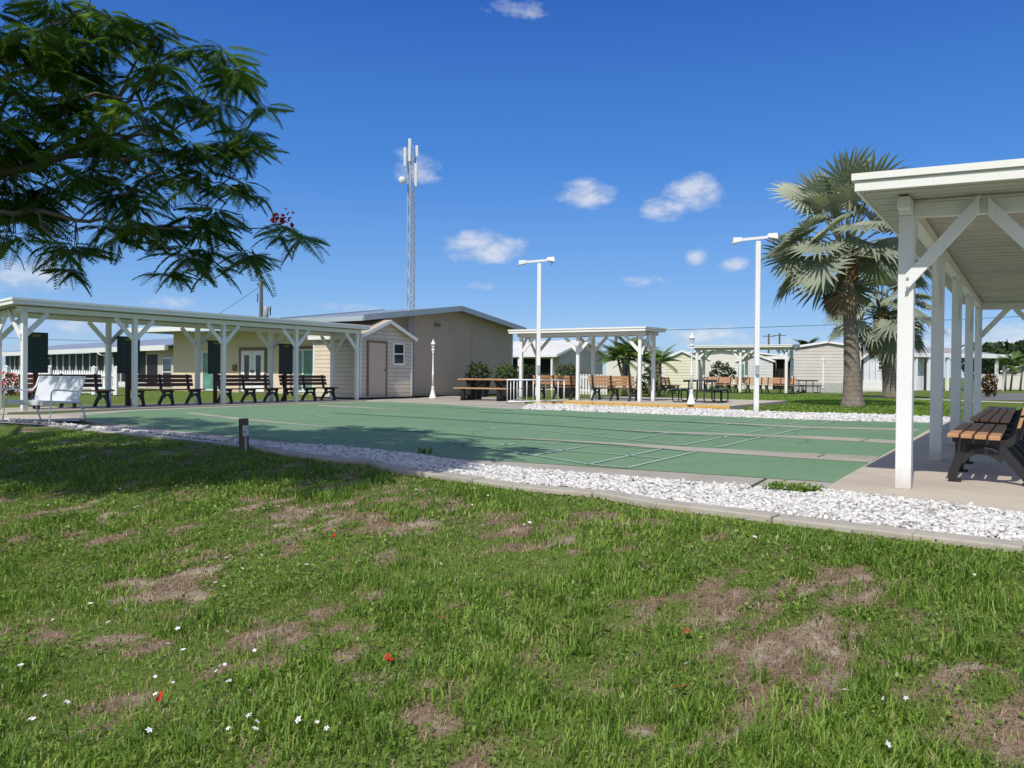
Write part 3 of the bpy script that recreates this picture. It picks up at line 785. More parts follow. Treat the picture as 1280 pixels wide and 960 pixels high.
mbn = make_bench('bench', 'left of the two tan slat benches seen from behind under the patio shelter', 1.75, 3, 'slat')
mbn['group'] = 'tan benches under the patio shelter'
def mid(u, v): return MR + B*u + A*v
# they turn their backs to the court: front edge towards +A
p = mid(4.35, .85); mbn.location = (p.x, p.y, .078); mbn.rotation_euler = (0, 0, TB + math.pi)
p = mid(2.05, .85); dup(mbn, 'tan slat bench seen from behind, right of the two under the patio shelter', (p.x, p.y, .078), TB + math.pi)
bb = make_bench('bench', 'small orange slat bench at the left end inside the distant shelter', 1.75, 3, 'slat'); bb['group'] = 'orange benches under the distant shelter'
for k, (u, lb) in enumerate([(3.35, None), (1.5, 'small orange slat bench in the middle inside the distant shelter'), (-.3, 'small orange slat bench at the right end inside the distant shelter')]):
    o = bb if lb is None else copy_tree(bb)
    if lb: o['label'] = lb
    q = BR + B*u + A*.45
    o.location = (q.x, q.y, .03); o.rotation_euler = (0, 0, TB)
sb = dup(mbn, 'tan slat bench end-on beside the cream gabled shed, past the patio shelter', (0,0,0), 0); del sb['group']
q = PD(839, 470, 47); sb.location = (q.x, q.y, .0); sb.rotation_euler = (0, 0, -math.pi/2 + .12)

# ------------------------------------------------------------------ white metal loveseat
def make_loveseat():
    g = thing('garden_loveseat', 'white perforated metal loveseat with tube arms at the left edge by the gravel', 'loveseat')
    W = 1.22
    # local: x across, y front(-) to back(+)
    MB().hexa([(-W/2,-.30,.40),(W/2,-.30,.40),(W/2,.20,.375),(-W/2,.20,.375)], [(-W/2,-.30,.425),(W/2,-.30,.425),(W/2,.20,.40),(-W/2,.20,.40)]).build('seat', MT['mesh'], g, bevel=.01)
    MB().box(-W/2, W/2, -.315, -.295, .33, .425).build('seat_front', MT['mesh'], g, bevel=.006)
    b = MB(); n = 7
    prof = [(.20,.385),(.235,.42),(.265,.52),(.30,.64),(.335,.76),(.36,.85)]
    for i in range(len(prof)-1):
        (ya, za), (yb, zb) = prof[i], prof[i+1]
        b.hexa([(-W/2,ya,za),(W/2,ya,za),(W/2,ya+.018,za),(-W/2,ya+.018,za)], [(-W/2,yb,zb),(W/2,yb,zb),(W/2,yb+.018,zb),(-W/2,yb+.018,zb)])
    b.build('backrest', MT['mesh'], g)
    for s in (-1, 1):
        x = s*(W/2+.02)
        MB().tube([(x,-.40,0),(x,-.37,.2),(x,-.36,.42),(x,-.355,.56),(x,-.32,.615),(x,-.22,.625),(x,.05,.60),(x,.22,.60),(x,.30,.68),(x,.365,.86)], .0155, 8).build('arm', MT['white_clean'], g, True)
        MB().tube([(x,.40,0),(x,.33,.2),(x,.25,.38),(x,.22,.42)], .0155, 8).build('leg', MT['white_clean'], g, True)
        MB().tube([(x,-.36,.395),(x,.24,.375)], .0135, 8).build('side_rail', MT['white_clean'], g, True)
    MB().tube([(-W/2-.02,.365,.86),(W/2+.02,.365,.86)], .0155, 8).build('top_rail', MT['white_clean'], g, True)
    return g
g = make_loveseat()
p = P(56, 527.5); g.location = (p.x, p.y, 0); g.rotation_euler = (0, 0, TA - math.pi/2 + .16)

# ------------------------------------------------------------------ scoreboards
sbp = thing('scoreboard', 'dark green scoreboard with a small yellow plate, leftmost, partly behind the end post', 'scoreboard', group='scoreboards behind the left shelter benches')
# local: face looks to -y, x across
MB().box(-.045, .045, -.045, .045, 0, 1.02).build('post', MT['redpost'], sbp, bevel=.004)
bo = MB().box(-.29, .29, -.062, -.02, .90, 1.92).build('board', MT['board'], sbp, bevel=.006)
MB().box(-.29, .29, -.02, .035, 1.86, 1.915).build('board_cap', MT['board'], sbp)
gl = MB()
for k in range(9): gl.box(-.27, .27, -.0655, -.0625, 1.0+k*.09, 1.006+k*.09)
for x in (-.15, 0, .15): gl.box(x-.003, x+.003, -.066, -.0632, .93, 1.76)
gl.build('grid_lines', MT['boardline'], sbp)
MB().box(-.11, .10, -.067, -.0625, 1.80, 1.865).build('name_plate', MT['boardyellow'], sbp)
for k, (v, lb) in enumerate([(.79, None), (3.30, 'dark green scoreboard half hidden by the second front post of the long shelter'),
                             (6.2, 'dark green scoreboard on a red brown post between the second and third brown benches'),
                             (9.0, 'dark green scoreboard nearest the french doors and teal window')]):
    o = sbp if lb is None else copy_tree(sbp)
    if lb: o['label'] = lb
    q = lf(v, 1.0); o.location = (q.x, q.y, .012); o.rotation_euler = (0, 0, TA)
    if k == 1: o.scale = (1.15, 1, 1)

# ------------------------------------------------------------------ lamp posts
lp_ = thing('lamp_post', 'ornamental white lamp post standing alone in front of the tan hall wall', 'lamp post', group='ornamental white lamp posts')
MB().lathe([(.14,0),(.145,.05),(.12,.07),(.125,.11),(.10,.14),(.07,.28),(.05,.42),(.06,.44),(.045,.47)], 20).build('base', MT['white_clean'], lp_, True)
MB().lathe([(.040,.47),(.034,.9),(.045,.93),(.045,.97),(.032,1.0),(.027,1.72),(.04,1.74),(.04,1.77),(.03,1.79)], 16).build('shaft', MT['white_clean'], lp_, True)
MB().lathe([(.036,1.79),(.06,1.83),(.075,1.86),(.045,1.88)], 16).build('collar', MT['white_clean'], lp_, True)
MB().lathe([(.04,1.88),(.07,2.02),(.08,2.06)], 8).build('lantern', mat_mottled('frosted_lantern', (.62,.64,.64), .05, 4, .2), lp_)
MB().lathe([(.10,2.06),(.096,2.075),(.042,2.16),(.022,2.18),(.026,2.21),(.008,2.25)], 12).build('cap', MT['white_clean'], lp_, True)
q = P(541, 498.6, .02); lp_.location = (q.x, q.y, .02)
q = P(864, 506.0, .08); dup(lp_, 'ornamental white lamp post on the yellow kerb beside the black picnic table', (q.x, q.y, .079), 0)

# ------------------------------------------------------------------ flood light poles
fp = thing('light_pole', 'tall white square light pole by the white railing, two floodlights on top', 'light pole', group='tall white court light poles')
MB().box(-.064,.064,-.064,.064,0,4.62).build('pole', MT['white'], fp, bevel=.01)
MB().bar((-.48,0,4.66),(.36,0,4.74),.07,.07).build('crossarm', MT['white'], fp)
MB().box(-.05,.05,-.14,-.077,1.05,1.30).build('switch_box', MT['galv'], fp, bevel=.005)
def head(x, z, s, tilt):
    hd = MB(); c = Vector((x,0,z)); dx = Vector((math.cos(tilt)*s, 0, -math.sin(tilt))); dz = Vector((math.sin(tilt)*s, 0, math.cos(tilt)))
    def q(a, b, y): return c + dx*a + dz*b + Vector((0,y,0))
    hd.hexa([q(-.06,-.05,-.09),q(.20,-.09,-.14),q(.20,-.09,.14),q(-.06,-.05,.09)], [q(-.06,.05,-.09),q(.18,.07,-.13),q(.18,.07,.13),q(-.06,.05,.09)])
    h = hd.build('floodlight', MT['white_clean'], fp, bevel=.012)
    l = MB().hexa([q(-.02,-.062,-.09),q(.18,-.097,-.12),q(.18,-.097,.12),q(-.02,-.062,.09)], [q(-.02,-.058,-.09),q(.18,-.088,-.12),q(.18,-.088,.12),q(-.02,-.058,.09)])
    l.build('lens', mat_mottled('grey_lens', (.30,.33,.36), .1, 4, .15), h)
head(-.48, 4.66, -1, .12); head(.30, 4.76, 1, .02)
MB().tube([(.36,0,4.74),(.42,0,4.62),(.35,.02,4.56)], .012, 6).build('conduit', MT['galv'], fp)
q = P(672.5, 505.5); fp.location = (q.x, q.y, -.02)
q = P(945, 516.2); o = dup(fp, 'tall white square light pole by the palm trees, two floodlights on top', (q.x, q.y, -.02), -.1)

# ------------------------------------------------------------------ lattice mast
mt = thing('lattice_mast', 'tall slim three legged lattice mast with antennas behind the tan shed', 'antenna mast')
H = 9.9; r = .165
legs = [(r*math.cos(a), r*math.sin(a)) for a in (.5, .5+2.094, .5+4.189)]
for x, y in legs: MB().tube([(x,y,0),(x,y,H)], .028, 6).build('leg', MT['galv'], mt)
br = MB(); k = 0; z = .1
while z < H-.35:
    for i in range(3):
        a, b = legs[i], legs[(i+1) % 3]
        if k % 2: a, b = b, a
        br.tube([(a[0],a[1],z),(b[0],b[1],z+.36)], .011, 4, False)
        br.tube([(a[0],a[1],z),(b[0],b[1],z)], .009, 4, False)
    z += .36; k += 1
br.build('bracing', MT['galv'], mt)
for (x, y, z0, z1) in ((-.24,-.10,9.2,9.95), (-.04,-.26,9.35,10.25), (.22,-.02,9.6,10.05), (.20,-.18,8.4,9.3)):
    pn = MB().box(x-.055,x+.055,y-.035,y+.035,z0,z1).build('antenna_panel', MT['mesh'], mt, bevel=.015)
    MB().bar((x*.5,y*.5,(z0+z1)/2),(x,y,(z0+z1)/2),.04,.04).build('bracket', MT['galv'], pn)
dr = MB().lathe([(.02,-.08),(.125,-.06),(.145,-.02),(.145,.04),(.125,.06),(.03,.07)], 20)
dr.v = [(v[0]-.34, v[2]-.15, v[1]+8.65) for v in dr.v]
dr.build('dish', MT['mesh'], mt, True)
MB().tube([(.0,0,H),(.0,0,H+.35)], .02, 6).build('top_spike', MT['galv'], mt)
MB().box(-.22,.22,-.02,.02,2.62,2.66).box(-.02,.02,-.22,.22,2.58,2.62).build('cable_bracket', MT['galv'], mt)
q = PD(512.6, 430, 33.0); mt.location = (q.x, q.y, -.03)

# ------------------------------------------------------------------ electric post at the lawn edge
ep = thing('outlet_post', 'short weathered timber post with a white outlet box at the edge of the gravel', 'outlet post')
MB().box(-.05,.05,-.045,.045,-.15,.385).build('post', MT['darkwood'], ep, bevel=.008)
ob = MB().box(.035,.105,-.085,-.047,.16,.30).build('outlet_box', mat_mottled('grey_white_plastic', (.62,.64,.66), .08, 8, .5), ep, bevel=.006)
MB().box(.052,.088,-.089,-.0855,.20,.235).build('cover', MT['galv'], ob)
MB().tube([(.07,-.066,-.15),(.07,-.066,.16)], .016, 8).build('conduit', MT['galv'], ep)
q = P(305, 558.5); ep.location = (q.x, q.y, -.01); ep.rotation_euler = (.02, -.01, -.25)

# ------------------------------------------------------------------ picnic tables
pt_ = thing('picnic_table', 'picnic table with tan plank top, tan bench and black legs beside the white railing', 'picnic table')
Lh = 1.1
for k in range(5): MB().box(-Lh,Lh,-.37+k*.15,-.225+k*.15,.735,.785).build('top_plank', MT['plank'], pt_, bevel=.006)
for s in (-1, 1):
    for k in range(2): MB().box(-Lh+.04,Lh-.04, s*.62-.14+k*.142, s*.62-.002+k*.142,.42,.465).build('bench_plank', MT['plank'], pt_, bevel=.006)
for x in (-.72, .72):
    MB().box(x-.09,x+.09,-.26,.26,.66,.734).box(x-.08,x+.08,-.22,-.06,.0,.66).box(x-.08,x+.08,.06,.22,.0,.66).build('pedestal', MT['blackplastic'], pt_, bevel=.008)
    for s in (-1, 1): MB().box(x-.07,x+.07,s*.62-.08,s*.62+.08,0,.419).build('bench_leg', MT['blackplastic'], pt_, bevel=.008)
    MB().box(x-.06,x+.06,-.70,.70,.02,.11).build('sled', MT['blackplastic'], pt_)
    MB().bar((x*.86,0,.40),(x*.30,0,.72),.06,.06).build('brace', MT['blackplastic'], pt_)
q = P(611, 500.5, .02); pt_.location = (q.x, q.y, .021); pt_.rotation_euler = (0, 0, TB + .12)
q = PD(652, 470, 27.6)
def make_metal_table(name, label, mat):
    t = thing(name, label, 'picnic table')
    MB().box(-.92,.92,-.38,.38,.735,.765).build('tabletop', mat, t, bevel=.008)
    MB().box(-.90,.90,-.39,-.36,.69,.735).box(-.90,.90,.36,.39,.69,.735).build('top_rim', mat, t)
    for s in (-1, 1):
        MB().box(-.92,.92,s*.72-.14,s*.72+.14,.43,.455).build('bench_seat', mat, t, bevel=.006)
    for x in (-.62, .62):
        for s in (-1, 1):
            MB().tube([(x,s*.26,.735),(x,s*.26,.10),(x,s*.30,.03),(x,s*.42,.022),(x,s*.75,.022),(x,s*.81,.06),(x,s*.81,.43)], .024, 8).build('leg_loop', mat, t, True)
            MB().tube([(x,s*.60,.43),(x,s*.60,.04)], .022, 8).build('bench_post', mat, t, True)
        MB().tube([(x,-.81,.40),(x,.81,.40)], .022, 8).build('crossbar', mat, t, True)
    return t
bt = make_metal_table('picnic_table', 'black metal picnic table on the patio behind the ornamental lamp post', MT['greenmetal']); bt['group'] = 'dark metal picnic tables'
q = P(878, 503, .08); bt.location = (q.x, q.y + .3, .079); bt.rotation_euler = (0, 0, TA + .12)
q = P(1003, 490.5, 0); o = dup(bt, 'dark green metal picnic table on the lawn by the distant shelter', (q.x, q.y, -.01), TA + .95)

# ------------------------------------------------------------------ railing
rl = thing('railing', 'low white tube railing at the corner of the patio beside the picnic table', 'railing')
r0 = P(634, 503.6, .05); r1 = P(705, 502.6, .05); r2 = P(650, 500.6, .05)
def lrail(a, b, nb):
    a = Vector((a.x,a.y,0)); b = Vector((b.x,b.y,0))
    for z in (.74, .03): MB().tube([a+Vector((0,0,z)), b+Vector((0,0,z))], .022, 8).build('rail', MT['white_clean'], rl, True)
    for i in range(nb+1):
        c = a.lerp(b, i/nb); MB().tube([c+Vector((0,0,-.03)), c+Vector((0,0,.74))], .020 if i in (0, nb) else .014, 6).build('baluster', MT['white_clean'], rl, True)
lrail(r0, r1, 9); lrail(r0, r2, 4)
rl.location = (0,0,.06)

# ------------------------------------------------------------------ picket fence and railing far off
pfn = thing('picket_fence', 'white picket fence behind the leftmost bench under the long shelter', 'picket fence')
a = PD(147, 470, 33.5); b = PD(-40, 470, 35.5); a.z = b.z = 0
n = 64; pk = MB()
ax = (b-a).normalized(); nrm = Vector((-ax.y, ax.x, 0))
for i in range(n):
    c = a.lerp(b, (i+.5)/n); s_ = .042
    zt = .93
    q = [c-ax*s_, c+ax*s_]
    pk.add([(*(q[0]-nrm*.01).xy,.06),(*(q[1]-nrm*.01).xy,.06),(*(q[1]-nrm*.01).xy,zt),(*(c-nrm*.01).xy,zt+.07),(*(q[0]-nrm*.01).xy,zt),
            (*(q[0]+nrm*.01).xy,.06),(*(q[1]+nrm*.01).xy,.06),(*(q[1]+nrm*.01).xy,zt),(*(c+nrm*.01).xy,zt+.07),(*(q[0]+nrm*.01).xy,zt)],
           [(0,1,2,3,4),(9,8,7,6,5),(0,5,6,1),(1,6,7,2),(2,7,8,3),(3,8,9,4),(4,9,5,0)])
pk.build('pickets', MT['white_clean'], pfn)
for z in (.28, .78): MB().bar(a+Vector((0,0,z))+nrm*.034, b+Vector((0,0,z))+nrm*.034, .045, .08).build('rail', MT['white_clean'], pfn)
for f in (0, .14, .43, .72, 1.0):
    c = a.lerp(b, f) + nrm*.10
    MB().box(c.x-.07,c.x+.07,c.y-.07,c.y+.07,0,1.08).lathe([(.105,1.08),(.105,1.11),(.0,1.18)],4,(c.x,c.y,0)).build('post', MT['white_clean'], pfn)
gr = thing('picket_fence', 'pale grey picket railing between the two patio benches in front of the gabled grey building', 'picket fence')
a = PD(722, 470, 41); b = PD(758, 470, 41); a.z = b.z = 0
ax = (b-a)
pk = MB()
for i in range(11):
    c = a.lerp(b, i/10); pk.box(c.x-.045,c.x+.045,c.y-.012,c.y+.012,.0,1.0)
pk.build('pickets', MT['white_clean'], gr)
for z in (.2, .85): MB().bar(a+Vector((0,.03,z)), b+Vector((0,.03,z)), .05, .08).build('rail', MT['white_clean'], gr)
# ------------------------------------------------------------------ buildings
def wall_prism(mb, prof, y0, y1):           # prof: outline in xz, extruded along y
    n = len(prof)
    mb.add([(x, y0, z) for x, z in prof] + [(x, y1, z) for x, z in prof],
           [tuple(range(n)), tuple(range(n, 2*n))[::-1]] + [(i, i+n, (i+1) % n + n, (i+1) % n) for i in range(n)])
    return mb
def gabled(t, W, Dp, eL, eR, pk, px, wall, roof, fascia, ov=.3, oy=.3, thick=.14, ovl=None):
    ol = ov if ovl is None else ovl
    wall_prism(MB(), [(0,0),(W,0),(W,eR),(px,pk),(0,eL)], 0, Dp).build('wall', wall, t)
    def sl(xa, za, xb, zb):
        m = MB(); m.hexa([(xa,-oy,za),(xb,-oy,zb),(xb,Dp+oy,zb),(xa,Dp+oy,za)], [(xa,-oy,za+.06),(xb,-oy,zb+.06),(xb,Dp+oy,zb+.06),(xa,Dp+oy,za+.06)])
        return m
    kL = (pk-eL)/px; kR = (pk-eR)/(W-px)
    rf = MB()
    for (xa, za) in ((-ol, eL-kL*ol), (W+ov, eR-kR*ov)):
        m = sl(xa, za+.012, px, pk+.012); rf.add(m.v, m.f)
    rf.build('roof', roof, t)
    f = MB()
    for yy in (-oy-.022, Dp+oy+.022):
        f.bar((-ol, yy, eL-kL*ol+.01), (px, yy, pk+.01), .04, thick, (0,0,1)).bar((px, yy, pk+.01), (W+ov, yy, eR-kR*ov+.01), .04, thick, (0,0,1))
    f.box(-ol-.045,-ol-.002,-oy,Dp+oy,eL-kL*ol-thick*.5,eL-kL*ol+.06).box(W+ov+.002,W+ov+.045,-oy,Dp+oy,eR-kR*ov-thick*.5,eR-kR*ov+.06)
    f.build('fascia', fascia, t)
def window(t, x0, x1, z0, z1, y=0.0, frame='white_clean', glass='glass', bars=1, name='window', w=.06):
    """in a wall whose outside face is the plane y, looking to -y"""
    m = MB()
    m.box(x0-w,x0,y-.035,y+.02,z0-w,z1+w).box(x1,x1+w,y-.035,y+.02,z0-w,z1+w).box(x0,x1,y-.035,y+.02,z1,z1+w).box(x0,x1,y-.05,y+.02,z0-w,z0)
    for k in range(bars): z = z0+(z1-z0)*(k+1)/(bars+1); m.box(x0,x1,y-.028,y+.01,z-.025,z+.025)
    o = m.build(name, MT[frame], t)
    MB().box(x0,x1,y-.012,y+.008,z0,z1).build('pane', MT[glass], o)
    return o

# tan shed
sh = thing('shed', 'small tan shed with lap siding, tan door and white window beside the long shelter', 'shed')
SW = 2.95; SD = 2.35
gabled(sh, SW, SD, 2.25, 2.25, 2.83, SW*.5, MT['shedsiding'], MT['roofbrown'], MT['white_alum'], ov=.14, oy=.12, thick=.13)
for (x, y) in ((0,0),(SW,0),(0,SD),(SW,SD)): MB().box(x-.06 if x else -.012, x+.012 if x else .06, y-.012 if not y else y-.06, y+.06 if not y else y+.012, 0.02, 2.2).build('corner_trim', MT['white'], sh)
d = MB().box(.42,1.36,-.03,.02,.10,2.02).build('door', MT['tandoor'], sh)
f = MB().box(.34,.42,-.045,.02,.06,2.10).box(1.36,1.44,-.045,.02,.06,2.10).box(.42,1.36,-.045,.02,2.02,2.10).build('frame', MT['browntrim'], d)
MB().lathe([(.03,0),(.035,.02),(.02,.05)],10,(0,0,0)).build('handle', MT['black'], d).location = (1.28,-.07,1.0)
window(sh, 1.85, 2.40, 1.28, 2.0, 0)
MB().box(-.02,SW+.02,-.02,SD,-.15,.0).build('base', MT['dark'], sh)
q = P(450, 500.6, .0); q = q + (q-EYE)*.018; sh.location = (q.x, q.y, .07); sh.rotation_euler = (0, 0, TA)

# hall
hl = thing('hall', 'big low tan stucco hall with a wide shallow gable behind the shed and mast', 'building')
Hr = Vector((-.05, 40.0, 0)); HW = 9.3
gabled(hl, HW, 3.3, 3.17, 3.10, 3.72, 4.4, MT['tanwall'], MT['roofmetal'], MT['roofblue'], ov=.45, oy=.55, thick=.22, ovl=1.75)
pl = MB().box(HW-3.35,HW-2.9,-.05,.02,.05,2.85).build('pilaster', MT['tanwall'], hl)
vv = MB().box(4.25,4.65,-.02,.02,2.75,3.15)
for k in range(5): vv.box(4.27,4.63,-.035,-.018,2.78+k*.075,2.81+k*.075)
vv.build('vent', MT['tanwall'], hl)
MB().box(3.2,3.55,-.10,.02,2.92,3.02).build('wall_light', MT['browntrim'], hl)
MB().box(2.5,4.2,-.012,.0,.95,1.0).box(1,HW-2.2,-.006,.0,2.55,2.57).build('patch', MT['tanwall'], hl)
MB().box(HW+.02,HW+.12,-.02,.08,.1,2.95).build('downpipe', MT['white'], hl)
q = Hr - A*HW; hl.location = (q.x, q.y, .05); hl.rotation_euler = (0, 0, TA)

# yellow house with deep eaves
yh = thing('clubhouse', 'cream stucco clubhouse with white french doors and teal windows behind the long shelter', 'building')
YW = 15.0; YH = 3.02
wall_prism(MB(), [(0,0),(YW,0),(YW,YH),(0,YH)], 0, 7).build('wall', MT['yellowwall'], yh)
m = MB().hexa([(-1.3,-1.75,YH+.0),(YW+.3,-1.75,YH+.0),(YW+.3,7.3,YH+.62),(-1.3,7.3,YH+.62)], [(-1.3,-1.75,YH+.10),(YW+.3,-1.75,YH+.10),(YW+.3,7.3,YH+.72),(-1.3,7.3,YH+.72)]).build('roof', MT['soffit'], yh)
MB().box(-1.32,YW+.32,-1.80,-1.755,YH-.08,YH+.14).build('fascia', MT['white_alum'], yh)
MB().box(-1.35,-1.305,-1.8,7.3,YH-.05,YH+.16).build('fascia', MT['white_alum'], yh)
YO = Vector((-17.55, 42.9, 0))
def wx(px): return (( (px-640)/FPX)*YO.y - YO.x) / (-B.x + ((px-640)/FPX)*B.y)
x0, x1 = wx(302), wx(331)
dd = MB().box(x0,(x0+x1)/2-.01,-.045,.02,.06,2.02).box((x0+x1)/2+.01,x1,-.045,.02,.06,2.02).build('french_door', MT['white_clean'], yh)
for a, b in ((x0,(x0+x1)/2),((x0+x1)/2,x1)):
    MB().box(a+.24,b-.24,-.052,-.044,.55,1.80).build('pane', MT['glass'], dd)
MB().box((x0+x1)/2-.09,(x0+x1)/2-.05,-.09,-.045,.95,1.1).box((x0+x1)/2+.05,(x0+x1)/2+.09,-.09,-.045,.95,1.1).build('handle', MT['black'], dd)
MB().box(x0-.14,x0,-.06,.02,.0,2.18).box(x1,x1+.14,-.06,.02,.0,2.18).box(x0,x1,-.06,.02,2.03,2.18).build('door_trim', MT['browntrim'], yh)
a, b = wx(366), wx(392); mid_ = (a+b)/2
MB().box(a-.12,a,-.06,.02,.1,2.2).box(b,b+.14,-.06,.02,.1,2.2).box(a,b,-.06,.02,2.08,2.2).build('window_trim', MT['browntrim'], yh)
window(yh, a+.06, mid_-.05, .16, 2.0, 0, 'white_clean', 'tealglass', 0)
window(yh, mid_+.05, b-.06, .16, 2.0, 0, 'white_clean', 'tealglass', 0)
a, b = wx(254), wx(274); window(yh, a, b, .12, 1.95, 0, 'white_clean', 'tealglass', 0)
MB().box(wx(292),wx(296),-.09,.0,1.05,1.35).build('wall_box', MT['browntrim'], yh)
MB().tube([(wx(290),-.9,YH-.06),(wx(290),-.9,YH-.22)],.06,8).build('ceiling_light', MT['black'], yh)
yh.location = (YO.x, YO.y, -.03); yh.rotation_euler = (0, 0, TB + math.pi)

# porch house
ph = thing('porch_house', 'long low house with dark screened porch, white posts and seamed metal roof at far left', 'house')
pr = Vector((-17.9, 44.6, 0)); pl_ = Vector((-42.5, 69.5, 0)); pdir = (pr-pl_).normalized(); PL = (pr-pl_).length
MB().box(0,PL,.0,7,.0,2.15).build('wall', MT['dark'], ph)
MB().hexa([(-.4,-.75,2.30),(PL+.35,-.75,2.30),(PL+.35,4,3.12),(-.4,4,3.12)],[(-.4,-.75,2.38),(PL+.35,-.75,2.38),(PL+.35,4,3.20),(-.4,4,3.20)]).hexa([(-.4,4,3.12),(PL+.35,4,3.12),(PL+.35,8,2.3),(-.4,8,2.3)],[(-.4,4,3.20),(PL+.35,4,3.20),(PL+.35,8,2.38),(-.4,8,2.38)]).build('roof', MT['roofmetal'], ph)
MB().box(-.42,PL+.37,-.80,-.755,2.14,2.42).build('fascia', MT['white_alum'], ph)
MB().box(0,PL-4.4,-.03,-.002,.35,2.15).build('screen', MT['screen'], ph)
MB().box(0,PL-4.4,-.06,-.001,.0,.35).build('knee_wall', MT['white'], ph)
k = 0; x = .3
while x < PL-4.3:
    MB().box(x-.04,x+.04,-.10,-.035,.0,2.15).build('post', MT['white_clean'], ph); x += 1.38
MB().box(PL-4.4,PL,-.12,-.002,.0,2.28).build('front_wall', MT['greywall'], ph)
MB().box(PL-4.2,PL-2.7,-.135,-.121,.25,1.95).build('door', MT['screen'], ph)
window(ph, PL-1.9, PL-.75, .25, 1.7, -.12, 'white_clean', 'glass', 1)
for x in (PL-22, PL-9.5):
    MB().tube([(x-.9,-.78,2.16),(x-.7,-.7,2.02),(x-.25,-.25,1.92),(x-.05,-.14,1.82),(x-.05,-.14,.1)], .06, 8).build('downpipe', MT['white_clean'], ph, True)
ph.location = (pl_.x, pl_.y, -.05); ph.rotation_euler = (0, 0, math.atan2(pdir.y, pdir.x))

# tan gabled building with carport behind the patio shelter
tb = thing('building', 'grey tan gabled building with white roof and dark carport behind the patio shelter', 'building')
q = PD(699, 470, 53); gabled(tb, 6.3, 8, 2.42, 2.42, 3.25, 3.15, MT['greywall'], MT['roofwhite'], MT['white_alum'], ov=.9, oy=.3, thick=.16)
MB().box(1.1,2.0,-.05,.0,1.45,1.65).build('wall_plate', MT['tanwall'], tb)
MB().box(-.02,-.002,.5,7.8,.1,2.0).build('carport_shade_panel', MT['dark'], tb)  # dark sheet on the solid wall; carport shade put into its colour
for y in (.05, 2.5, 5.0): MB().box(-.82,-.70,y,y+.12,0,2.2).build('post', MT['white'], tb)
tb.location = (q.x, q.y, -.03); tb.rotation_euler = (0, 0, TA)

def facing_house(name, label, cat, pxl, pxr, D, eave, peak, wall, roof, dep=9, ov=.12, oy=.03, yaw=None, fascia='white_clean', z=-.03, skirt=None):
    """gable end towards the court; its left lower corner seen at pxl"""
    a = PD(pxl, 470, D); kr = (pxr-640)/FPX
    if yaw is None: yaw = -math.atan(((pxl+pxr)/2-640)/FPX)
    W = (kr*a.y - a.x)/(math.cos(yaw) - kr*math.sin(yaw))
    t = thing(name, label, cat, (a.x, a.y, z), yaw)
    gabled(t, W, dep, eave, eave, peak, W/2, MT[wall], MT[roof], MT[fascia], ov, oy, .13)
    if skirt: MB().box(-.02,W+.02,-.05,-.005,.0,skirt).build('skirting', MT['roofgrey' if skirt < .7 else 'white'], t)
    return t, W
wl, W = facing_house('mobile_home', 'white mobile home partly hidden by the small palms behind the patio shelter', 'mobile home', 757, 827, 66, 2.65, 3.25, 'whitewall', 'roofwhite')
window(wl, W*.30, W*.42, 1.0, 2.0, 0, 'browntrim', 'glass', 0)
MB().box(W*.86,W*.99,-.07,-.004,.0,2.6).build('dark_panel', MT['browntrim'], wl)
cs, W = facing_house('garden_shed', 'cream lap sided gabled shed behind the ornamental lamp post on the patio', 'shed', 831, 873.5, 57, 2.15, 2.68, 'creamsiding', 'roofwhite', 4, .1, .12)
wr, W = facing_house('mobile_home', 'long white roofed mobile home in the background behind the cream shed', 'mobile home', 815, 990, 84, 2.9, 3.62, 'whitewall', 'roofwhite', 5, .3, .3)
gs, W = facing_house('garden_shed', 'small pale grey gabled shed seen through the distant shelter', 'shed', 921, 966, 63, 2.15, 2.65, 'palesiding', 'roofwhite', 4, .12, .12)
window(gs, .1, .55, .7, 1.9, 0, 'white_clean', 'tealglass', 0)
ws, W = facing_house('garden_shed', 'narrow white shed beside the left posts of the distant shelter', 'shed', 869, 886, 60, 2.2, 2.5, 'whitewall', 'roofwhite', 3, .1, .1)
dk = thing('carport', 'dark open carport between the small grey shed and the grey mobile home', 'carport')
a = PD(966, 470, 64); MB().box(0,1.6,0,5,0,2.3).build('carport_shade_block', MT['dark'], dk); MB().box(-.2,1.9,-.6,5,2.32,2.55).build('roof', MT['white_alum'], dk)  # solid dark box; the shade inside the carport put into its colour
for x in (.05, .75): MB().box(x,x+.1,-.4,-.3,0,2.3).build('post', MT['browntrim'], dk)
dk.location = (a.x, a.y, -.03)
gm, W = facing_house('mobile_home', 'grey beige mobile home gable end beside the large palm trunk', 'mobile home', 993, 1076, 52.5, 2.86, 3.17, 'greysiding', 'roofgrey', 14, .06, .12, skirt=.62)
lt = MB()
for k in range(36):
    x = k*W/36
    lt.bar((x,-.058,.02),(x+.40,-.058,.60),.012,.022,(0,1,0)).bar((x+.40,-.064,.02),(x,-.064,.60),.012,.022,(0,1,0))
lt.build('lattice', MT['white_clean'], gm)
MB().box(W*.43,W*.45,-.10,-.01,.3,2.0).box(W*.425,W*.455,-.12,-.01,2.0,2.15).build('vent_pipe', MT['white_clean'], gm)
dec = MB()
for k in range(9):
    a_ = math.pi*(k/8.0); dec.bar((3.45,-.03,1.98),(3.45+.26*math.cos(a_),-.03,1.98+.14*math.sin(a_)+.02),.02,.05,(0,1,0))
dec.bar((3.45,-.03,1.98),(3.5,-.03,1.55),.02,.04,(0,1,0)); dec.build('wall_ornament', MT['browntrim'], gm)
bm_, W = facing_house('mobile_home', 'pale blue white mobile home gable between the two palm trunks', 'mobile home', 1079, 1112, 58, 2.45, 3.15, 'whitesiding', 'roofgrey', 10, .25, .3, yaw=-.12, skirt=.75)
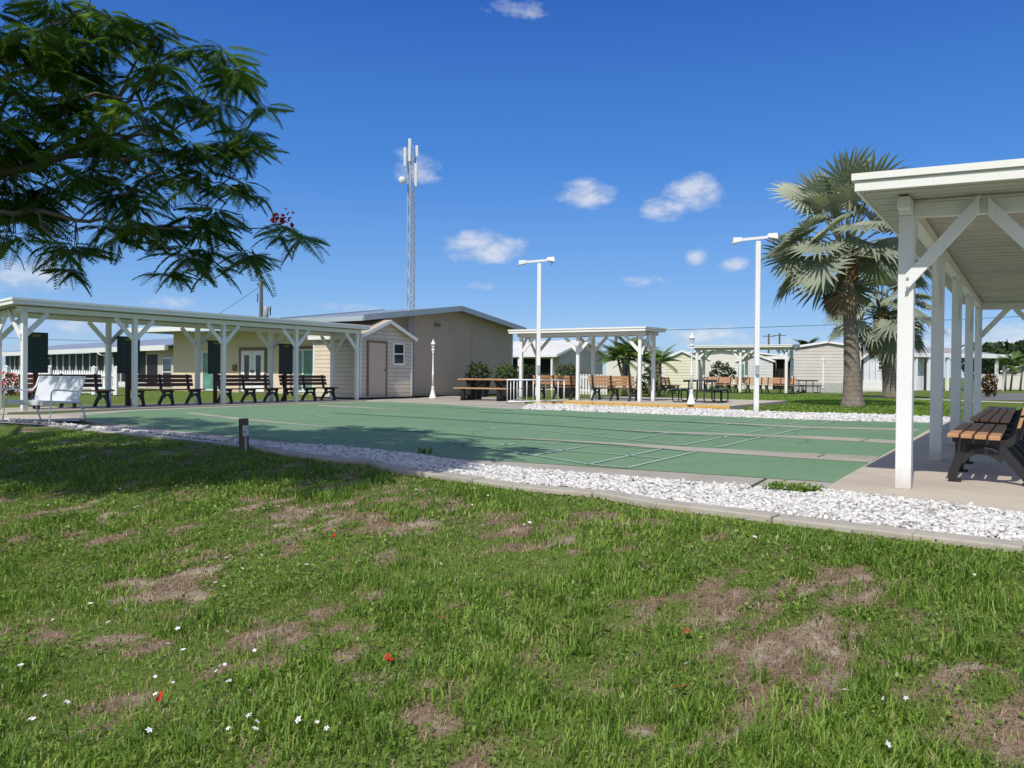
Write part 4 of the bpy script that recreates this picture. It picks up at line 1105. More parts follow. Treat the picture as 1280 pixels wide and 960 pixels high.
window(bm_, 1.02, 1.32, 1.55, 2.35, 0, 'white_clean', 'glass', 2)
# carport house
ch = thing('carport_house', 'long grey roofed house with a white posted carport behind the right shelter posts', 'house')
a = PD(1100, 470, 63); b = PD(1259, 470, 66.5); a.z = b.z = 0; dv = (b-a).normalized(); CL = (b-a).length
def cx(px): return (px-1100)/(1259-1100)*CL
MB().hexa([(0,-.3,2.72),(CL,-.3,2.72),(CL,6,3.5),(0,6,3.5)],[(0,-.3,2.82),(CL,-.3,2.82),(CL,6,3.6),(0,6,3.6)]).build('roof', MT['roofgrey'], ch)
MB().box(-.02,CL+.02,-.36,-.305,2.58,2.90).build('fascia', MT['white_clean'], ch)
MB().box(cx(1100),cx(1160),.6,8,0,2.74).build('wall', MT['whitesiding'], ch)
MB().box(cx(1160)+.01,cx(1213),2.9,8,0,2.8).build('wall', MT['greywall'], ch)
MB().box(cx(1166),cx(1174),2.80,2.89,.1,2.1).box(cx(1186),cx(1190),2.8,2.89,.1,2.2).build('door', MT['roofgrey'], ch)
for px in (1141, 1157, 1180, 1205, 1243, 1253): MB().box(cx(px)-.10,cx(px)+.10,-.25,-.05,0,2.72).build('post', MT['white_clean'], ch)
ch.location = (a.x, a.y, -.03); ch.rotation_euler = (0, 0, math.atan2(dv.y, dv.x))
bw = thing('garden_wall', 'low pale block wall beyond the carport at far right', 'wall')
a = PD(1222, 470, 72); MB().box(0,4.0,0,.2,0,1.25).box(-.03,4.03,-.03,.23,1.252,1.33).build('wall', MT['whitewall'], bw); bw.location = (a.x, a.y, -.03)
fh, W = facing_house('mobile_home', 'white mobile home with a sloping white awning at the far right edge', 'mobile home', 1256, 1340, 74, 1.7, 2.6, 'greywall', 'roofwhite', 8, .3, .5)

# ------------------------------------------------------------------ poles and wires
up = thing('utility_pole', 'grey wooden utility pole with transformer rising behind the long shelter roof', 'utility pole')
MB().tube([(0,0,0),(0,0,9.4)], [.19,.15], 10).build('pole', MT['polewood'], up)
MB().bar((-.32,0,8.95),(.32,0,8.95),.07,.09).build('crossarm', MT['polewood'], up)
ins = MB()
for x in (-.30,.30): ins.lathe([(.05,0),(.085,.05),(.04,.09),(.07,.14),(.02,.2)],8,(x,0,9.0))
ins.tube([(-.02,0,9.4),(-.06,0,9.95)],.035,6); ins.build('insulator', MT['wire'], up)
MB().lathe([(.20,6.0),(.23,6.05),(.23,6.95),(.19,7.0),(.05,7.05)],12,(.48,-.1,0)).build('transformer', MT['galv'], up, True)
MB().tube([(.85,0,6.2),(.85,0,7.0)],.06,6).bar((0,0,6.7),(.85,0,6.7),.06,.06).tube([(-.35,0,7.4),(-.30,0,8.0),(-.35,0,8.2)],.05,6).build('fuse', MT['wire'], up)
q = PD(326, 470, 76); up.location = (q.x, q.y, -.05)
def small_pole(px, ytop, D, lb, grp=None):
    t = thing('utility_pole', lb, 'utility pole', group=grp)
    q = PD(px, ytop, D); MB().tube([(0,0,0),(0,0,q.z)], [.17,.13], 8).build('pole', MT['polewood'], t)
    MB().bar((-.9,0,q.z-.35),(.9,0,q.z-.35),.09,.11).build('crossarm', MT['polewood'], t)
    t.location = (q.x, q.y, -.03); return t
small_pole(961, 417, 120, 'far small utility pole above the distant shelter roof, left of the pair')
small_pole(974.5, 416, 120, 'far small utility pole above the distant shelter roof, right of the pair')
def wire(lb, pts, sag, r):
    mb = MB()
    for i in range(len(pts)-1):
        a, b = pts[i], pts[i+1]; mb.tube([a.lerp(b, k/14) - Vector((0,0,sag*4*(k/14)*(1-k/14))) for k in range(15)], r, 5)
    o = mb.build('power_line', MT['wire'], None); tag(o, lb, 'power line'); return o
wire('single dark power line crossing the sky behind the palms on the right', [PD(770,414,74), PD(1480,384,72)], .25, .022)
wire('thin dark power line above the metal roof of the porch house at left', [PD(-60,418,70), PD(215,426,73), PD(326,357,76)], .2, .018)
small_pole(770, 411.5, 74.3, 'utility pole mostly hidden by the small palms behind the patio shelter')

# ------------------------------------------------------------------ leaf builders
def quads(n, size, aspect, up_bias=.3):
    """n random leaf quads round the origin: returns (n,4,3)"""
    nrm = rng.normal(0, 1, (n, 3)); nrm[:, 2] = np.abs(nrm[:, 2]) + up_bias
    nrm /= np.linalg.norm(nrm, axis=1, keepdims=True)
    t = rng.normal(0, 1, (n, 3)); t -= nrm * (t*nrm).sum(1, keepdims=True); t /= np.linalg.norm(t, axis=1, keepdims=True)
    b = np.cross(nrm, t)
    s = size * rng.uniform(.6, 1.3, (n, 1))
    return np.stack([-t*s, b*s*aspect - t*s*.1, t*s, -b*s*aspect - t*s*.1], 1)
def leaf_cloud(n, c, rad, size, aspect=.5, shell=.55, lump=.35):
    d = rng.normal(0, 1, (n, 3)); d /= np.linalg.norm(d, axis=1, keepdims=True)
    rr = (shell + (1-shell)*rng.random(n)**.6)
    ph = rng.uniform(0, 6.28, 6)
    l = 1 + lump*(.5*np.sin(d[:,0]*4+ph[0])*np.sin(d[:,1]*4+ph[1]) + .5*np.sin(d[:,2]*5+ph[2]+d[:,0]*3) + .4*np.sin(d[:,0]*9+ph[3])*np.sin(d[:,2]*8+ph[4]))
    pos = d * (rr*l)[:, None] * np.array(rad) + np.array(c)
    q = quads(n, size, aspect) + pos[:, None, :]
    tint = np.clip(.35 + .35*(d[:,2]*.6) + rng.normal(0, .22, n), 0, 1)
    return q.reshape(-1, 3), np.arange(n*4).reshape(-1, 4), np.repeat(tint, 4)
def bush(name, label, cat, loc, rad, n, size, mat, stems=True, group=None, flowers=None):
    t = thing(name, label, cat, loc, group=group)
    Vv, Ff, tn = leaf_cloud(n, (0, 0, rad[2]*1.02), rad, size)
    k = Vv[:, 2] > -.5
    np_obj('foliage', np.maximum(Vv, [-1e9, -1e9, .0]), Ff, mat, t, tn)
    if stems:
        sm = MB()
        for i in range(6):
            a = i*1.05; sm.tube([(0, 0, 0), (rad[0]*.5*math.cos(a), rad[1]*.5*math.sin(a), rad[2]*1.2)], [.02, .008], 5)
        sm.build('stems', MT['bark'], t)
    if flowers:
        Vv, Ff, tn = leaf_cloud(flowers[0], (0, 0, rad[2]*1.1), scl(rad, 1.03), flowers[1], .8, .9)
        np_obj('blossoms', Vv, Ff, flowers[2], t, tn)
    return t
MT['leaf_shrub'] = mat_leaf('shrub_leaf', [(0, (.012, .028, .006)), (.5, (.035, .075, .014)), (1, (.085, .14, .03))], .2)
MT['leaf_bright'] = mat_leaf('bright_leaf', [(0, (.02, .04, .008)), (.5, (.07, .13, .02)), (1, (.16, .22, .05))], .25)
MT['leaf_croton'] = mat_leaf('croton_leaf', [(0, (.03, .02, .008)), (.45, (.12, .03, .012)), (.7, (.09, .11, .02)), (1, (.30, .10, .03))], .2)
MT['leaf_dark'] = mat_leaf('far_dark_leaf', [(0, (.010, .022, .007)), (.5, (.028, .055, .014)), (1, (.065, .105, .03))], .15)

# planters along the hall
for k, (px, fl, lb) in enumerate([(598, 1, 'dark planter with a red and yellow leaved bush, nearest the ornamental lamp post'), (634, 0, 'dark planter with a green bush behind the black end of the picnic table'),
                                  (661, 0, 'low dark planter bush between the left patio shelter posts'), (709, 1, 'dark planter bush in front of the grey gabled building')]):
    q = PD(px, 470, 34.5 if k < 2 else 36)
    t = thing('planter', lb, 'planter', (q.x, q.y, .02), group='dark planters with bushes along the hall')
    MB().lathe([(.36,0),(.40,.05),(.50,.62),(.54,.64),(.54,.70),(.47,.70),(.45,.60)], 14).build('pot', MT['soil_pot'], t)
    Vv, Ff, tn = leaf_cloud(520, (0,0,.98), (.52,.52,.42), .07)
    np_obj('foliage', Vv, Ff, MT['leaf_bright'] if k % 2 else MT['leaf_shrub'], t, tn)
    if fl:
        Vv, Ff, tn = leaf_cloud(110, (0,0,1.05), (.50,.50,.42), .055, .8, .8)
        np_obj('blossoms', Vv, Ff, MT['leaf_croton'], t, tn)
def at(px, D, z=-.03): q = PD(px, 470, D); return (q.x, q.y, z)
bush('shrub', 'pink flowering shrub by the picket fence at the far left edge', 'shrub', at(14, 32.5), (.42,.42,.44), 380, .06, MT['leaf_shrub'], flowers=(260, .05, MT['flower_pink']))
bush('croton_bush', 'red leaved croton bush beside the road at right behind the shelter posts', 'shrub', at(1236.5, 44), (.42,.42,.62), 700, .08, MT['leaf_croton'])
bush('shrub', 'dark green shrub right of the patio shelter below the small palms', 'shrub', at(812, 44), (.75,.6,.55), 700, .09, MT['leaf_shrub'])
bush('hedge', 'dense dark hedge seen through the left half of the distant shelter', 'hedge', at(903, 70), (1.15,1.0,1.1), 1500, .11, MT['leaf_dark'])
bush('shrub', 'light green shrub behind the left patio bench by the grey railing', 'shrub', at(757, 46), (.6,.5,.4), 500, .08, MT['leaf_bright'])
for px, D, rx, rz, n, lb in [(1228, 84, 2.4, 1.9, 1500, 'dark bushy tree behind the carport at far right'), (1262, 130, 6.0, 3.0, 2200, 'dark distant tree above the white awning home at the right edge'),
                             (1330, 120, 6.0, 3.4, 1800, 'distant dark tree just past the right edge'), (893, 96, 3.0, 1.3, 1200, 'low dark distant tree behind the white roofed home')]:
    t = thing('tree', lb, 'tree', at(px, D))
    Vv, Ff, tn = leaf_cloud(n, (0,0,rz*1.25), (rx,rx,rz), rx*.085, .55)
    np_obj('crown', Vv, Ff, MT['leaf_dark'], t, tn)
    MB().tube([(0,0,0),(.1,0,rz*.7),(0,.1,rz*1.3)], [.22,.16,.08], 7).build('trunk', MT['bark'], t)

# garden lamp globe by the road
gl_ = thing('garden_lamp', 'thin dark garden lamp with white globe seen between the far right shelter posts', 'lamp')
MB().tube([(0,0,0),(0,0,1.12)], .045, 8).build('post', MT['browntrim'], gl_)
MB().lathe([(.03,1.12),(.10,1.17),(.12,1.25),(.10,1.33),(.03,1.38)], 12).build('globe', MT['white_clean'], gl_, True)
gl_.location = at(1220, 42)

# ------------------------------------------------------------------ palms
def fan_leaf(R_, n=26, spread=4.5, droop=.25, fold=.5):
    """costapalmate fan in local frame: stalk end at the origin, opens along +x, face up +z"""
    V_ = [(0,0,0)]; F_ = []
    for i in range(n):
        ph = -spread/2 + spread*(i+.5)/n; dl = spread/n/2
        rr = R_*(1-.22*(abs(ph)/(spread/2))**2)*rng.uniform(.92,1.05)
        def pt(r, p, h):
            z = h - droop*(r/R_)**2*R_*.55 + fold*abs(math.sin(p*.5))*r*.35
            return (r*math.cos(p), r*math.sin(p), z)
        j = rng.normal(0, .03)
        k = len(V_)
        V_ += [pt(rr*.46, ph-dl*.96, -.02*R_), pt(rr*.50, ph, .055*R_), pt(rr*.46, ph+dl*.96, -.02*R_), pt(rr*.78, ph-dl*.36+j, -.01), pt(rr*.78, ph+dl*.36+j, -.01), pt(rr, ph+j*1.6, -.06*R_*rng.random())]
        F_ += [(0,k,k+1),(0,k+1,k+2),(k,k+3,k+1),(k+1,k+4,k+2),(k+1,k+3,k+5),(k+1,k+5,k+4)]
    return np.array(V_), np.array(F_)
def rotate_to(Vv, d, roll=0.0):
    """local +x to direction d, +z kept upward as far as possible"""
    x = np.array(d)/np.linalg.norm(d); z = np.array([0,0,1.0])
    y = np.cross(z, x); y = y/np.linalg.norm(y) if np.linalg.norm(y) > 1e-4 else np.array([0,1.0,0])
    z = np.cross(x, y)
    c, s_ = math.cos(roll), math.sin(roll)
    y, z = y*c + z*s_, z*c - y*s_
    return Vv[:, :1]*x + Vv[:, 1:2]*y + Vv[:, 2:3]*z
def fan_palm(label, loc, trunk, nleaf, R_, pet, lean=(0,0), dead=8, emax=84, espan=124):
    t = thing('fan_palm', label, 'palm tree', loc)
    # trunk: (radius, z) list
    H_ = trunk[-1][1]
    pts = [(lean[0]*(z/H_)**1.5, lean[1]*(z/H_)**1.5, z) for r, z in trunk]
    MB().tube(pts, [r for r, z in trunk], 18).build('trunk', MT['palmtrunk'], t, True)
    top = np.array([lean[0], lean[1], H_])
    Vs, Fs, Ts = [], [], []; off = 0; stalk = MB(); boots = MB()
    VD, FD, TD = [], [], []; offd = 0
    tot = nleaf + dead
    for i in range(tot):
        isdead = i >= nleaf
        a = i*2.39996 + rng.normal(0, .15)
        if not isdead:
            u_ = i/nleaf
            el_ = math.radians(emax - espan*u_**1.05 + rng.normal(0, 7))
        else: el_ = math.radians(rng.uniform(-78, -52))
        d = np.array([math.cos(a)*math.cos(el_), math.sin(a)*math.cos(el_), math.sin(el_)])
        L_ = pet*rng.uniform(.8, 1.15)*(1.0 if not isdead else .75)*(1 if el_ < .9 else 1.1)
        base = top + np.array([math.cos(a)*.12, math.sin(a)*.12, .25*math.sin(el_)+.15 if not isdead else -.1])
        mid_p = base + d*L_*.55
        d2 = d + np.array([0,0,-.28]); d2 /= np.linalg.norm(d2)
        end = mid_p + d2*L_*.45
        stalk.tube([tuple(base), tuple(mid_p), tuple(end)], [.04,.028,.02], 5)
        d3 = d2 + np.array([0,0,-.30 if not isdead else -.5]); d3 /= np.linalg.norm(d3)
        RR = R_*rng.uniform(.85,1.12)*(1 if not isdead else .75)
        Vv, Ff = fan_leaf(RR, 22, 4.4 if not isdead else 2.0, rng.uniform(.15,.5) if not isdead else .5, rng.uniform(.3,.8))
        Vv = rotate_to(Vv, d3, rng.normal(0, .45)) + end
        if isdead: VD.append(Vv); FD.append(Ff+offd); TD.append(np.full(len(Vv), rng.random())); offd += len(Vv)
        else:
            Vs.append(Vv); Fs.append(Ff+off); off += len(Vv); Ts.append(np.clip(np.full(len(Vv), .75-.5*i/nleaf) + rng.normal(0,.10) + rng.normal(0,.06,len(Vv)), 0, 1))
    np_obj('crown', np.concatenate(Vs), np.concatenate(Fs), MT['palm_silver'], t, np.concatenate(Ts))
    if VD: np_obj('dead_leaves', np.concatenate(VD), np.concatenate(FD), MT['palm_dead'], t, np.concatenate(TD))
    stalk.build('leaf_stalks', MT['palm_stalk'], t, True)
    for k in range(46):
        a = k*2.4; z = H_ - .95 + .95*k/46; r_ = trunk[-1][0]
        zz = (z/H_)**1.5
        c = np.array([lean[0]*zz, lean[1]*zz, z])
        boots.bar(tuple(c + np.array([math.cos(a)*r_*.8, math.sin(a)*r_*.8, 0])), tuple(c + np.array([math.cos(a)*(r_+.15), math.sin(a)*(r_+.15), .30])), .13, .045)
    boots.build('leaf_bases', MT['palmboot'], t)
    return t
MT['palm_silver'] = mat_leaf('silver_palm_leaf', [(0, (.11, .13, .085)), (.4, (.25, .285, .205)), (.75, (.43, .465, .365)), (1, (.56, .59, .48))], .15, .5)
MT['palm_dead'] = mat_leaf('dry_palm_leaf', [(0, (.11, .08, .045)), (.5, (.25, .185, .11)), (1, (.40, .33, .22))], .12, .8)
MT['palm_stalk'] = mat_mottled('pale_leaf_stalk', (.28, .29, .18), .3, 3, .6)
q = P(1066, 508.5, -.03)
fan_palm('large silver fan palm with thick ringed trunk right of the second light pole', (q.x, q.y, -.06),
         [(.46,0),(.39,.12),(.32,.5),(.275,1.2),(.245,2.2),(.215,3.2),(.19,4.2),(.19,5.1)], 46, 1.28, 1.75, lean=(-.30,0), dead=6, emax=88, espan=114)
q = P(1113, 498, -.03)
fan_palm('second fan palm with dry hanging leaves, behind the near shelter post', (q.x, q.y, -.06),
         [(.42,0),(.36,.2),(.32,1.0),(.29,1.8),(.27,2.5),(.30,2.7),(.32,3.3),(.28,3.9)], 38, 1.3, 1.5, lean=(-.45,.1), dead=13)

def pinnate(L_, nl, droop, leafl, n_seg=10):
    V_, F_, T_ = [], [], []
    def c(t): return np.array([L_*t, 0, L_*(.35*t - droop*t*t)])
    for i in range(nl):
        t = .12 + .88*(i+.5)/nl; p0 = c(t); tg = c(min(t+.05,1)) - c(t-.05); tg /= np.linalg.norm(tg)
        ll = leafl*math.sin(math.pi*(.12+.80*t))*rng.uniform(.85,1.1)
        for s_ in (-1, 1):
            d = np.array([.55*tg[0], s_*.75, -.35+.3*tg[2]]); d /= np.linalg.norm(d)
            w_ = tg*.060*L_*.6
            k = len(V_); V_ += [p0-w_*.6, p0+w_*.6, p0+d*ll*.6+w_*.5-np.array([0,0,.03]), p0+d*ll-np.array([0,0,.12*ll])]; F_ += [(k,k+1,k+2,k+3)]
    return np.array(V_), np.array(F_), [tuple(c(t)) for t in np.linspace(0,1,7)]
def feather_palm(label, loc, stems, L_, nfr, group=None, mat='leaf_palm'):
    t = thing('feather_palm', label, 'palm tree', loc, group=group)
    Vs, Fs = [], []; off = 0; Ts = []; rach = MB()
    for (bx_, by_, tx, ty, h) in stems:
        MB().tube([(bx_,by_,0),((bx_*.6+tx*.4),(by_*.6+ty*.4),h*.5),(tx,ty,h)], [.085,.07,.055], 8).build('trunk', MT['palmtrunk'], t, True)
        for i in range(nfr):
            a = i*2.39996 + rng.random(); e_ = math.radians(75 - 80*i/nfr)
            Vv, Ff, rc = pinnate(L_*rng.uniform(.85,1.1), 24, rng.uniform(.6,.95), L_*.36)
            d = (math.cos(a)*math.cos(e_), math.sin(a)*math.cos(e_), math.sin(e_))
            o_ = np.array([tx,ty,h])
            Vv = rotate_to(Vv, d) + o_; Vs.append(Vv); Fs.append(Ff+off); off += len(Vv); Ts.append(np.clip(rng.normal(.5,.2,len(Vv)),0,1))
            rp_ = rotate_to(np.array(rc), d) + o_; rach.tube([tuple(x) for x in rp_], [.022,.02,.017,.014,.01,.008,.005], 4)
    np_obj('crown', np.concatenate(Vs), np.concatenate(Fs), MT[mat], t, np.concatenate(Ts))
    rach.build('leaf_stalks', MT['palm_stalk'], t)
    return t
MT['leaf_palm'] = mat_leaf('green_palm_leaf', [(0, (.025, .06, .01)), (.5, (.085, .17, .028)), (1, (.20, .28, .06))], .25, .4)
feather_palm('cluster of small green palms with slim leaning trunks behind the right patio bench', at(783, 38), [(.0,0,-.35,.2,1.65),(.25,.1,.02,.1,1.85),(.55,.3,.6,.2,1.7),(-.1,.4,.25,.6,2.0)], 1.25, 11)
feather_palm('single small green palm seen between the right patio shelter posts', at(824, 41), [(0,0,.05,0,1.6)], 1.1, 12)
feather_palm('tiny young palm beside the rightmost patio shelter post', at(812.5, 38), [(0,0,0,0,1.0)], .7, 9)
feather_palm('far feather palm above the roof of the distant shelter', at(1004, 112), [(0,0,.3,0,4.6)], 2.4, 14, mat='leaf_dark')
feather_palm('slim palms at far right in front of the white awning home', at(1266, 66), [(-.6,0,-.5,0,1.9),(0,.3,.1,0,2.1),(.6,0,.8,0,1.9)], 1.5, 9)
# ------------------------------------------------------------------ flame tree overhanging from the left
ft = thing('flame_tree', 'spreading flame tree with feathery leaves reaching in from the upper left, one scarlet blossom', 'tree')
MT['leaf_flame'] = mat_leaf('feathery_leaf', [(0, (.034, .072, .015)), (.45, (.085, .165, .032)), (.8, (.155, .265, .050)), (1, (.23, .34, .08))], .42, .45)
TX, TY = -8.9, 8.3
tz = float(gz(TX, TY))
fork = Vector((TX+.25, TY+.1, 2.5))
MB().tube([(TX, TY, tz-.3), (TX, TY, tz+.08), (TX+.05, TY, tz+.6), (TX+.12, TY+.05, 1.4), tuple(fork)], [.42,.34,.25,.22,.20], 14).build('trunk', MT['bark'], ft, True)
limb_px = [  # (px, py, distance, radius)
    [(-280,300,8.8,.14),(0,214,9.0,.085),(79,196,9.1,.065),(131,166,9.3,.045),(163,126,9.5,.028),(196,70,9.7,.016),(205,38,9.8,.008)],
    [(51,142,9.1,.03),(119,116,9.3,.022),(206,129,9.6,.008)],
    [(110,178,9.1,.04),(150,120,9.6,.03),(172,72,9.9,.02),(218,64,10.2,.014),(272,73,10.4,.006)],
    [(131,166,9.3,.035),(190,170,9.6,.024),(240,150,9.9,.016),(262,100,10.1,.010),(300,92,10.3,.006)],
    [(79,196,9.1,.045),(150,200,9.3,.03),(230,190,9.7,.02),(290,178,10.0,.008)],
    [(-280,300,8.8,.10),(-60,268,8.6,.06),(40,262,8.8,.045),(112,277,9.0,.032),(180,283,9.2,.022),(237,285,9.4,.015),(328,285,9.8,.010),(372,290,9.9,.005)],
    [(40,262,8.8,.03),(60,290,8.7,.018),(95,318,8.8,.010),(100,338,8.8,.005)],
    [(180,283,9.2,.02),(210,310,9.3,.014),(238,335,9.3,.006)],
    [(150,200,9.3,.02),(210,225,9.5,.014),(280,228,9.8,.006)],
    [(-280,300,8.8,.11),(-120,120,8.6,.07),(-20,60,8.8,.045),(50,40,9.0,.03),(110,10,9.2,.018),(130,-40,9.3,.01)],
    [(-20,60,8.8,.03),(40,90,9.0,.022),(90,60,9.3,.014),(140,50,9.5,.008)],
    [(112,277,9.0,.02),(160,240,9.3,.014),(200,235,9.5,.006)],
    [(237,285,9.4,.01),(262,262,9.6,.008),(300,232,9.8,.004)],
    [(237,285,9.4,.01),(270,305,9.5,.008),(318,318,9.7,.004)],
]
lm = MB(); nodes = []
for L_ in limb_px:
    pts = [PD(a, b, d) for a, b, d, r in L_]; rr = [r for *_, r in L_]
    # finer with a little wander
    P_, R_ = [], []
    for i in range(len(pts)-1):
        for k in range(4):
            t = k/4; p = pts[i].lerp(pts[i+1], t)
            if k: p = p + Vector(rng.normal(0, .025, 3))
            P_.append(p); R_.append(rr[i]*(1-t)+rr[i+1]*t)
    P_.append(pts[-1]); R_.append(rr[-1])
    lm.tube([tuple(p) for p in P_], [max(.005, q*.62) for q in R_], 7); nodes += P_
hub = PD(-280, 300, 8.8)
lm.tube([tuple(fork), tuple(fork.lerp(hub, .5)+Vector((0,0,.12))), tuple(hub)], [.19,.16,.15], 10)
off_tips = []
for i in range(9):
    a = 1.2 + i*.62; e = 3.2 + 1.0*random.random()
    tip = Vector((TX + e*math.cos(a), TY + e*math.sin(a), 5.2 + random.random()*.9)); m_ = fork.lerp(tip, .55) + Vector((0,0,.55))
    lm.tube([tuple(fork), tuple(m_), tuple(tip)], [.15,.08,.02], 8); off_tips.append((m_, tip))
CL_ = [(20,40,60),(60,85,58),(35,140,58),(105,62,50),(128,108,46),(203,42,24),(238,62,30),(275,75,30),(298,108,28),(270,128,30),(318,112,18),(212,118,32),(178,150,38),(108,165,46),(58,200,46),(28,238,44),(145,205,44),(198,190,34),
       (240,178,30),(295,182,26),(322,184,12),(125,232,38),(262,222,24),(290,226,20),(310,234,10),(150,282,32),(200,288,36),(250,278,32),(296,282,24),(338,282,16),(374,288,14),(238,322,26),(280,314,26),(312,316,12),
       (237,345,12),(60,288,26),(92,308,22),(100,334,12),(25,262,24),(4,305,10),(188,90,28),(160,52,26),(120,15,30),(-10,90,60),(-30,180,60),(-20,250,40),(60,20,50),(80,130,40),(10,195,40),(175,255,26)]
NP = 19
def frond():
    L_ = rng.uniform(.34, .52); V_, F_ = [], []; dr = rng.uniform(.3, .85)
    for i in range(NP):
        t = .12 + .88*(i+.5)/NP
        p = np.array([L_*t, 0, L_*(.12*t - dr*t*t)]); pl_ = .145*math.sin(math.pi*(.25+.66*t))*rng.uniform(.85, 1.1)
        for s_ in (-1, 1):
            d = np.array([.52, s_*.80, -.30 - rng.random()*.2]); d /= np.linalg.norm(d); w_ = np.array([.0135, 0, -.003])
            k = len(V_); V_ += [p, p+d*pl_*.45+w_, p+d*pl_, p+d*pl_*.5-w_]; F_ += [(k,k+1,k+2,k+3)]
    k = len(V_); V_ += [np.array([0,.004,0]), np.array([L_,.001,L_*(.12-dr)]), np.array([L_,-.001,L_*(.12-dr)-.003]), np.array([0,-.004,-.004])]; F_ += [(k,k+1,k+2,k+3)]
    return np.array(V_), np.array(F_)
TPL = [frond() for _ in range(14)]
FV, FF, FT = [], [], []; foff = 0
def put_frond(p, a, el_, tint, s_=1.0):
    global foff
    Vv, Ff = TPL[rng.integers(len(TPL))]
    d = (math.cos(a)*math.cos(el_), math.sin(a)*math.cos(el_), math.sin(el_))
    W_ = rotate_to(Vv*s_, d, rng.normal(0, .35)) + np.array(p)
    FV.append(W_); FF.append(Ff+foff); foff += len(W_); FT.append(np.clip(tint + rng.normal(0, .1) + rng.normal(0, .05, len(W_)), 0, 1))
tw = lm
nodeA = np.array([tuple(n) for n in nodes])
for (cx_, cy_, r_) in CL_:
    c0 = PD(cx_, cy_, 9.2 + cx_*.0022 + rng.normal(0, .25))
    nn = nodeA[np.argmin(((nodeA - np.array(c0))**2).sum(1))]
    nsub = max(2, int(r_/8.5))
    for k in range(nsub):
        rw = r_/FPX*9.3*.72
        c = np.array(c0) + rng.normal(0, 1, 3)*np.array([.55*rw, .40, .40*rw])
        m_ = (np.array(nn)+c)/2 + rng.normal(0, .05, 3)
        tw.tube([tuple(nn), tuple(m_), tuple(c)], [.009,.006,.004], 4, False)
        nf = rng.integers(6, 9); a0_ = rng.uniform(0, 6.28)
        ti = rng.uniform(.15, .75)
        for j in range(nf):
            put_frond(c, a0_ + j*2.4 + rng.normal(0, .3), rng.uniform(-.5, .25), ti, min(1.0, .45 + r_/45))
for i in range(1250):                       # the rest of the crown, out of the picture to the left
    a = rng.uniform(0, 6.28); r_ = 6.0*math.sqrt(rng.random()); x, y = TX + 1.4 + r_*math.cos(a), TY + .0 + r_*math.sin(a)
    z = 6.2 - .05*r_*r_ + rng.normal(0, .35)
    if i > 620: x, y, z = rng.uniform(-8.8, -2.7), rng.uniform(4.6, 7.4), rng.uniform(4.5, 5.6)
    if y < 4.6 + (-4.5-x)*.24 + rng.normal(0, .3) or fbm(x, y, .8) < .35: continue
    if 640 + FPX*x/y > -70 and (480 - FPX*(z-1)/y) > -70: continue
    a0_ = rng.uniform(0, 6.28); ti = rng.uniform(.2, .8)
    for j in range(7): put_frond((x, y, z), a0_ + j*2.4, rng.uniform(-.4, .3), ti)
np_obj('crown', np.concatenate(FV), np.concatenate(FF), MT['leaf_flame'], ft, np.concatenate(FT))
lm.build('limbs', MT['bark'], ft, True)
bl = []; c = np.array(PD(353, 276, 9.35))
q_ = quads(46, .035, .7) + (c + rng.normal(0, .05, (46, 3)))[:, None, :]
np_obj('blossom', q_.reshape(-1, 3), np.arange(46*4).reshape(-1, 4), MT['flower_red'], ft)

# ------------------------------------------------------------------ grass of the near lawn
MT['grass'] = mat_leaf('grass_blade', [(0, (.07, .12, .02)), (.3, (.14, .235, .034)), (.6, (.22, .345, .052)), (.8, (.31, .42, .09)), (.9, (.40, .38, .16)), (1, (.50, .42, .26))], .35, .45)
MT['weed'] = mat_leaf('broad_weed_leaf', [(0, (.065, .12, .018)), (.5, (.16, .27, .036)), (1, (.29, .39, .08))], .3, .4)
MT['thatch'] = mat_leaf('dry_thatch', [(0, (.15, .09, .045)), (.5, (.34, .235, .145)), (1, (.54, .43, .29))], .1, .9)
def field(N, Dmin, Dmax, power, margin=1.12):
    u_ = rng.random(N)
    e_ = 2 - power
    D = (Dmin**e_ + u_*(Dmax**e_ - Dmin**e_))**(1/e_)
    x = (D * 640/FPX*margin + .9) * rng.uniform(-1, 1, N)
    return x, D
def blades(x, y, h, w_, lean, tint, mat, name, zoff=0.0):
    n = len(x); z = gz(x, y) + zoff
    a = rng.uniform(0, 6.283, n); fa = a + rng.normal(1.57, .5, n)
    dx, dy = np.cos(a), np.sin(a); wx_, wy_ = np.cos(fa)*w_/2, np.sin(fa)*w_/2
    l1 = lean*h*.35; l2 = lean*h
    z1 = h*.58*np.sqrt(np.clip(1-(lean*.5)**2, .05, 1)); z2 = h*np.sqrt(np.clip(1-(lean*.85)**2, .03, 1))*.97
    b0 = np.stack([x-wx_, y-wy_, z-.006], 1); b1 = np.stack([x+wx_, y+wy_, z-.006], 1)
    m0 = np.stack([x+dx*l1-wx_*.8, y+dy*l1-wy_*.8, z+z1], 1); m1 = np.stack([x+dx*l1+wx_*.8, y+dy*l1+wy_*.8, z+z1], 1)
    t = np.stack([x+dx*l2, y+dy*l2, z+z2], 1)
    V_ = np.stack([b0, b1, m0, m1, t], 1).reshape(-1, 3)
    f = np.array([(0,1,3),(0,3,2),(2,3,4)])
    F_ = (f[None] + (np.arange(n)*5)[:, None, None]).reshape(-1, 3)
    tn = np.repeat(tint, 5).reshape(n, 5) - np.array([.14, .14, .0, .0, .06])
    return np_obj(name, V_, F_, MT[mat], None, np.clip(tn, 0, 1).ravel())
kerb_ok = lambda x, y: front(x, y) > .02
N = 295000
x, y = field(N, 2.2, 14.5, 1.25)
k = kerb_ok(x, y); x, y = x[k], y[k]
b_ = bareness(x, y); clump = fbm(x, y, 3.2); wd = fbm(x+40, y+9, 1.3)
